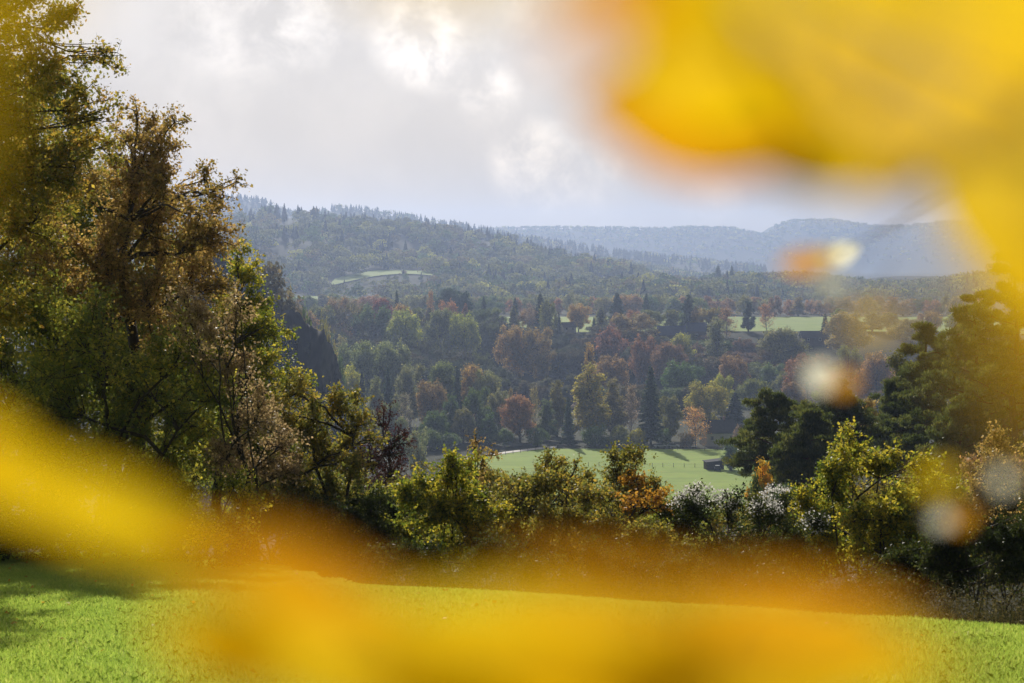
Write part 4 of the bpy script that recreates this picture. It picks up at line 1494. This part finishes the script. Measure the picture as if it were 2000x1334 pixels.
def field_shed():
    px, y = 1396, 494
    x = float(px_x(px, y))
    z = float(ground(x, y))
    r = empty("field_shed", (x, y, z), "open fronted wooden field shed with sloping roof in the paddock", "shed")
    r.rotation_euler = (0, 0, .18)
    w, d = 5.2, 3.2
    b = Box()
    b.box(-w / 2, w / 2, d / 2 - .1, d / 2, -.3, 2.3)
    b.box(-w / 2, -w / 2 + .1, -d / 2, d / 2 - .1, -.3, 2.1)
    b.box(w / 2 - .1, w / 2, -d / 2, d / 2 - .1, -.3, 2.3)
    b.box(-w / 2 + .1, -.4, -d / 2, -d / 2 + .1, -.3, 1.9)
    obj("wall", b.mesh("wall"), M_wood, r)
    v = [(X, Y, Z + t) for t in (0, .14) for (X, Y, Z) in ((-w / 2 - .3, -d / 2 - .4, 2.2), (w / 2 + .3, -d / 2 - .4, 2.75), (w / 2 + .3, d / 2 + .3, 2.95), (-w / 2 - .3, d / 2 + .3, 2.4))]
    obj("roof", Box().poly(v, [(3, 2, 1, 0), (4, 5, 6, 7), (0, 1, 5, 4), (1, 2, 6, 5), (2, 3, 7, 6), (3, 0, 4, 7)]).mesh("roof"), M_slate, r)
    for sx in (-.3, 1.2, 2.45):
        obj("post", Box().box(sx - .07, sx + .07, -d / 2 + .11, -d / 2 + .25, -.3, 2.25 + .1 * sx).mesh("post"), M_wood, r)


field_shed()


def car(label, px, y, rz, paint, roofmat):
    x = float(px_x(px, y))
    z = float(ground(x, y)) + 0.12
    r = empty("parked_car", (x, y, z), label, "car")
    r.rotation_euler = (0, 0, rz)
    # side profile extruded across the width
    prof = [(-2.0, .35), (-2.05, .75), (-1.9, .95), (-1.2, 1.0), (1.1, .98), (1.95, .82), (2.05, .6), (2.0, .35)]
    n = len(prof)
    b = Box()
    b.poly([(px_, -.82, pz) for px_, pz in prof] + [(px_, .82, pz) for px_, pz in prof],
           [tuple(range(n)), tuple(range(2 * n - 1, n - 1, -1))] + [(i, i + n, (i + 1) % n + n, (i + 1) % n) for i in range(n)])
    obj("body", b.mesh("body", .04), paint, r)
    cb = [(-1.65, .97), (-1.25, 1.42), (-.9, 1.5), (.1, 1.5), (.45, 1.4), (1.05, .98)]
    n = len(cb)
    g = Box()
    g.poly([(px_, -.70 + .1 * (pz - .97), pz) for px_, pz in cb] + [(px_, .70 - .1 * (pz - .97), pz) for px_, pz in cb],
           [tuple(range(n)), tuple(range(2 * n - 1, n - 1, -1))] + [(i, i + n, (i + 1) % n + n, (i + 1) % n) for i in range(n)])
    obj("window", g.mesh("window"), M_glass, r)
    obj("roof", Box().box(-1.3, .35, -.66, .66, 1.48, 1.56).mesh("roof", .03), roofmat, r)
    for wx in (-1.25, 1.3):
        for sy in (-1, 1):
            t = Tubes(14)
            t.add([(wx, sy * .62, .32), (wx, sy * .86, .32)], .32, .32)
            t.add([(wx, sy * .86, .32), (wx, sy * .861, .32)], .32, .01)
            obj("wheel", t.mesh("wheel"), M_tyre, r)
    return r


car("silver car parked left before the dark hedge behind the paddock", 1291, 548, .25, M_carl, M_carl)
car("silver car parked nearest the orange bush behind the paddock", 1316, 549, -.1, M_carl, M_carl)
car("dark car with pale roof parked end on before the field shed", 1403, 490.5, 1.5, M_card, M_carl)


def fence(label, pts, spacing, hgt, mat_post, wires=2, group=None, rail=False, name="wire_fence"):
    pts = np.array(pts, float)
    seg = np.linalg.norm(np.diff(pts, axis=0), axis=1)
    cum = np.concatenate([[0], np.cumsum(seg)])
    n = int(cum[-1] / spacing) + 1
    S_ = np.linspace(0, cum[-1], n)
    X = np.interp(S_, cum, pts[:, 0])
    Y = np.interp(S_, cum, pts[:, 1])
    Z = ground(X, Y)
    r = empty(name, (X[0], Y[0], Z[0]), label, "fence", group)
    base = np.array([X[0], Y[0], Z[0]])
    for x, y, z in zip(X, Y, Z):
        t = Tubes(6)
        p = np.array([x, y, z]) - base
        t.add([p + (0, 0, -.3), p + (random.uniform(-.04, .04), 0, hgt)], .075, .065)
        obj("post", t.mesh("post"), mat_post, r)
    w = Tubes(4)
    for k in range(wires):
        hz = hgt * (.45 + .45 * k / max(1, wires - 1))
        w.add(np.stack([X, Y, Z + hz], -1) - base, .06 if rail else .012, .06 if rail else .012)
    obj("rail" if rail else "wire", w.mesh("wire"), M_wood if rail else M_wire, r)


fence("wire fence on dark posts crossing the paddock left of the shed", [(px_x(1150, 499), 499), (px_x(1380, 497), 497)], 3.1, 1.35, M_wood)
fence("post fence along the near side of the pale gravel path", [(px_x(p_, y_ - 4), y_ - 4) for p_, y_ in ((900, 515), (960, 527), (1020, 538), (1088, 551))], 3.4, 1.25, M_wood)
fence("pale rail fence on the far side of the gravel path", [(px_x(p_, y_ + 14), y_ + 14) for p_, y_ in ((900, 515), (960, 527), (1020, 538), (1088, 551))], 4.0, 1.1, M_wood, 2, None, True, "rail_fence")
fence("dark paddock fence under the far trees", [(px_x(1090, 546), 546), (px_x(1430, 541), 541)], 4.0, 1.3, M_wood, 2, None, True, "rail_fence")


# ------------------------------------------------------------------ out of focus leaves close to the lens
def leaf_mat(name, c0, c1, trans=0.62):
    m, g, out = new_mat(name)
    tc = g.n("ShaderNodeTexCoord")
    f = g.noise(tc.outputs["Object"], 55, 5, 0.6)
    vein = g.n("ShaderNodeAttribute", attribute_name="vein").outputs["Fac"]
    c = g.mix(g.smooth(f, 0.35, 0.7), c0, c1)
    c = g.mix(g.m("MULTIPLY", vein, 0.35), c, (0.60, 0.42, 0.10))
    df = g.n("ShaderNodeBsdfDiffuse")
    tr = g.n("ShaderNodeBsdfTranslucent")
    g.l(c, df.inputs[0])
    g.l(c, tr.inputs[0])
    mx = g.n("ShaderNodeMixShader")
    mx.inputs[0].default_value = trans
    g.l(df.outputs[0], mx.inputs[1])
    g.l(tr.outputs[0], mx.inputs[2])
    g.l(mx.outputs[0], out.inputs[0])
    return m


L_yel = leaf_mat("yellow_leaf", (0.76, 0.49, 0.003), (0.82, 0.56, 0.005))
L_org = leaf_mat("orange_leaf", (0.66, 0.285, 0.003), (0.74, 0.34, 0.004))
L_dk = leaf_mat("amber_leaf", (0.46, 0.18, 0.002), (0.54, 0.24, 0.003), 0.5)
L_glint = leaf_mat("painted_glint_leaf", (0.90, 0.88, 0.80), (0.95, 0.93, 0.88), 0.55)  # out-of-focus glints put into a near-white leaf colour


def cam_pt(px, py, d):
    return np.array([0, 0, EYE]) + ray(px, py) * d


def blur_leaf(root, px, py, d, lpx, wpx, ang, mat, tilt=0.15, curl=0.12, lobes=0.0, stalk=None, label=None):
    """A leaf centred at (px, py) at distance d; lpx, wpx its length and width seen in the 2000 px frame; ang = direction of its tip."""
    base = np.array(root.location)
    c = cam_pt(px, py, d)
    L, W = lpx / FPX * d, wpx / FPX * d
    a = math.cos(R(ang)) * RGT + math.sin(R(ang)) * UPV
    a = unit(a + tilt * FWD)
    b = unit(np.cross(FWD, a))
    nrm = np.cross(a, b)
    nu, nv = 22, 9
    V, vein = [], []
    for i in range(nu):
        t = i / (nu - 1)
        w = (math.sin(math.pi * t ** 0.85) ** 0.75) * (1 + lobes * math.cos(t * 9 * math.pi)) * (1.0 if t < .7 else 1 - .25 * (t - .7) / .3)
        for j in range(nv):
            s = j / (nv - 1) * 2 - 1
            p = c + a * L * (t - .5) + b * W / 2 * w * s + nrm * (curl * W * (s * s * .5) - curl * L * (t - .5) ** 2 + .01 * W * math.sin(t * 20 + abs(s) * 5))
            V.append(p - base)
            vein.append(max(1 - abs(s) * 12, 0) + max(0, .5 - 3 * abs(((t * 7 - abs(s) * 1.6) % 1) - .5)) * .6)
    i = np.arange(nu - 1)[:, None] * nv + np.arange(nv - 1)[None, :]
    F = np.stack([i, i + 1, i + nv + 1, i + nv], -1).reshape(-1, 4)
    me = raw_mesh("leaf", np.array(V), F, 4, smooth=True)
    at_ = me.attributes.new("vein", "FLOAT", "POINT")
    at_.data.foreach_set("value", np.clip(np.array(vein, np.float32), 0, 1))
    o = obj("leaf", me, mat, root)
    if label:
        o["label"] = label
    return c - a * L / 2 - base


def branch(name, label, base_pt, nodes, leaves, tw=.0016):
    """nodes: twig polyline as (px, py, d); leaves: argument tuples; every leaf gets a stalk from the twig."""
    root = empty(name, base_pt, label, "branch")
    b = np.array(root.location)
    P = np.array([cam_pt(*n_) for n_ in nodes]) - b
    t = Tubes(6)
    t.add(P, tw, tw * .5)
    dense = np.concatenate([P[i] + (P[i + 1] - P[i]) * np.linspace(0, 1, 12)[:, None] for i in range(len(P) - 1)])
    for lf in leaves:
        e = blur_leaf(root, *lf)
        j = dense[np.argmin(np.linalg.norm(dense - e, axis=1))]
        t.add([j, (j + e) / 2 + np.array([0, 0, -.001]), e], .0006, .0004)
    obj("twig", t.mesh("twig"), M_twig, root)


branch("leafy_branch", "blurred branch of big yellow leaves hanging into the upper right", cam_pt(2500, -300, .45),
       [(2500, -300, .45), (2100, -120, .36), (1700, -120, .33), (1300, -100, .31)],
       [(1600, -90, .17, 880, 260, 185, L_yel), (1430, 100, .22, 480, 380, 200, L_yel), (1830, 100, .225, 640, 480, 250, L_yel), (1340, 215, .245, 440, 260, 172, L_org, .2), (1480, 285, .262, 300, 90, 186, L_org, .2),
        (1640, 270, .25, 460, 220, 188, L_yel, .2), (1430, 310, .255, 300, 90, 188, L_dk, .2), (2030, 330, .24, 600, 440, 265, L_yel), (1190, 10, .16, 320, 170, 215, L_org, .2),
        (2120, 520, .13, 440, 260, 270, L_yel), (2120, 640, .08, 420, 220, 280, L_org), (2190, 520, .05, 460, 330, 262, L_yel)])
branch("leafy_branch", "blurred yellow leaf spray crossing the lower left meadow edge", cam_pt(-700, 800, .42),
       [(-700, 800, .42), (-300, 850, .33), (0, 880, .30)],
       [(-50, 900, .20, 430, 180, -26, L_yel), (200, 1000, .19, 460, 130, -20, L_yel), (320, 1060, .22, 260, 60, -25, L_org), (-140, 820, .2, 300, 120, -50, L_yel)])
branch("leafy_branch", "blurred branch of yellow and orange leaves along the bottom", cam_pt(900, 2100, .45),
       [(900, 2100, .45), (900, 1700, .36), (950, 1480, .30), (1300, 1420, .28)],
       [(660, 1270, .19, 700, 260, 172, L_yel), (540, 1110, .17, 400, 110, 165, L_org), (650, 1165, .18, 340, 90, 175, L_org), (980, 1225, .17, 600, 130, 176, L_yel), (1220, 1290, .18, 620, 170, 4, L_yel),
        (1560, 1195, .17, 520, 110, -8, L_org), (1530, 1275, .18, 680, 180, -4, L_yel), (420, 1260, .19, 320, 160, 150, L_yel), (1000, 1345, .18, 760, 220, 180, L_yel),
        (1890, 1335, .15, 200, 60, -15, L_org), (1740, 1310, .17, 360, 110, -10, L_yel), (1450, 1370, .18, 560, 150, 0, L_yel), (1180, 1145, .15, 460, 70, 175, L_org)])
branch("leafy_branch", "very soft yellow leaf tip in the upper left corner", cam_pt(-500, -300, .2),
       [(-500, -300, .2), (-250, -120, .12)],
       [(-225, 140, .075, 420, 200, -70, L_yel), (40, -60, .11, 220, 110, -10, L_yel)], .0008)
branch("leafy_branch", "soft yellow leaf edge hanging above the clouds at the top", cam_pt(900, -500, .2),
       [(900, -500, .2), (880, -250, .12)],
       [(880, -130, .10, 460, 170, 180, L_yel)], .0006)
branch("leafy_sprig", "blurred sprig of tiny yellow leaves and painted pale glints before the far ridge", cam_pt(1990, 300, .75),
       [(1990, 300, .75), (1780, 420, .72), (1660, 520, .70), (1560, 505, .70)],
       [(1565, 513, .52, 95, 44, 185, L_org), (1608, 500, .60, 50, 30, 170, L_yel), (1648, 494, 1.2, 72, 48, 20, L_glint), (1622, 555, .50, 52, 50, 120, L_glint),
        (1700, 628, .27, 95, 42, 190, L_yel)], .0004)
branch("leafy_sprig", "blurred sprig of yellow leaf specks and painted pale glints before the right bushes", cam_pt(2200, 760, .7),
       [(2200, 760, .7), (1980, 840, .65), (1860, 930, .62), (1800, 1000, .6)],
       [(1830, 935, .32, 80, 42, 200, L_yel), (1840, 1015, .47, 38, 38, 100, L_glint), (1880, 1010, .48, 60, 50, 30, L_org), (1960, 935, .40, 46, 40, 60, L_glint)], .0004)
branch("leafy_sprig", "single blurred glint painted as a pale leaf floating before the nearest pine", cam_pt(1750, 500, .7),
       [(1750, 500, .7), (1660, 640, .66), (1620, 700, .62)],
       [(1602, 733, .55, 72, 62, 150, L_glint), (1650, 745, .46, 60, 40, 20, L_org)], .0003)
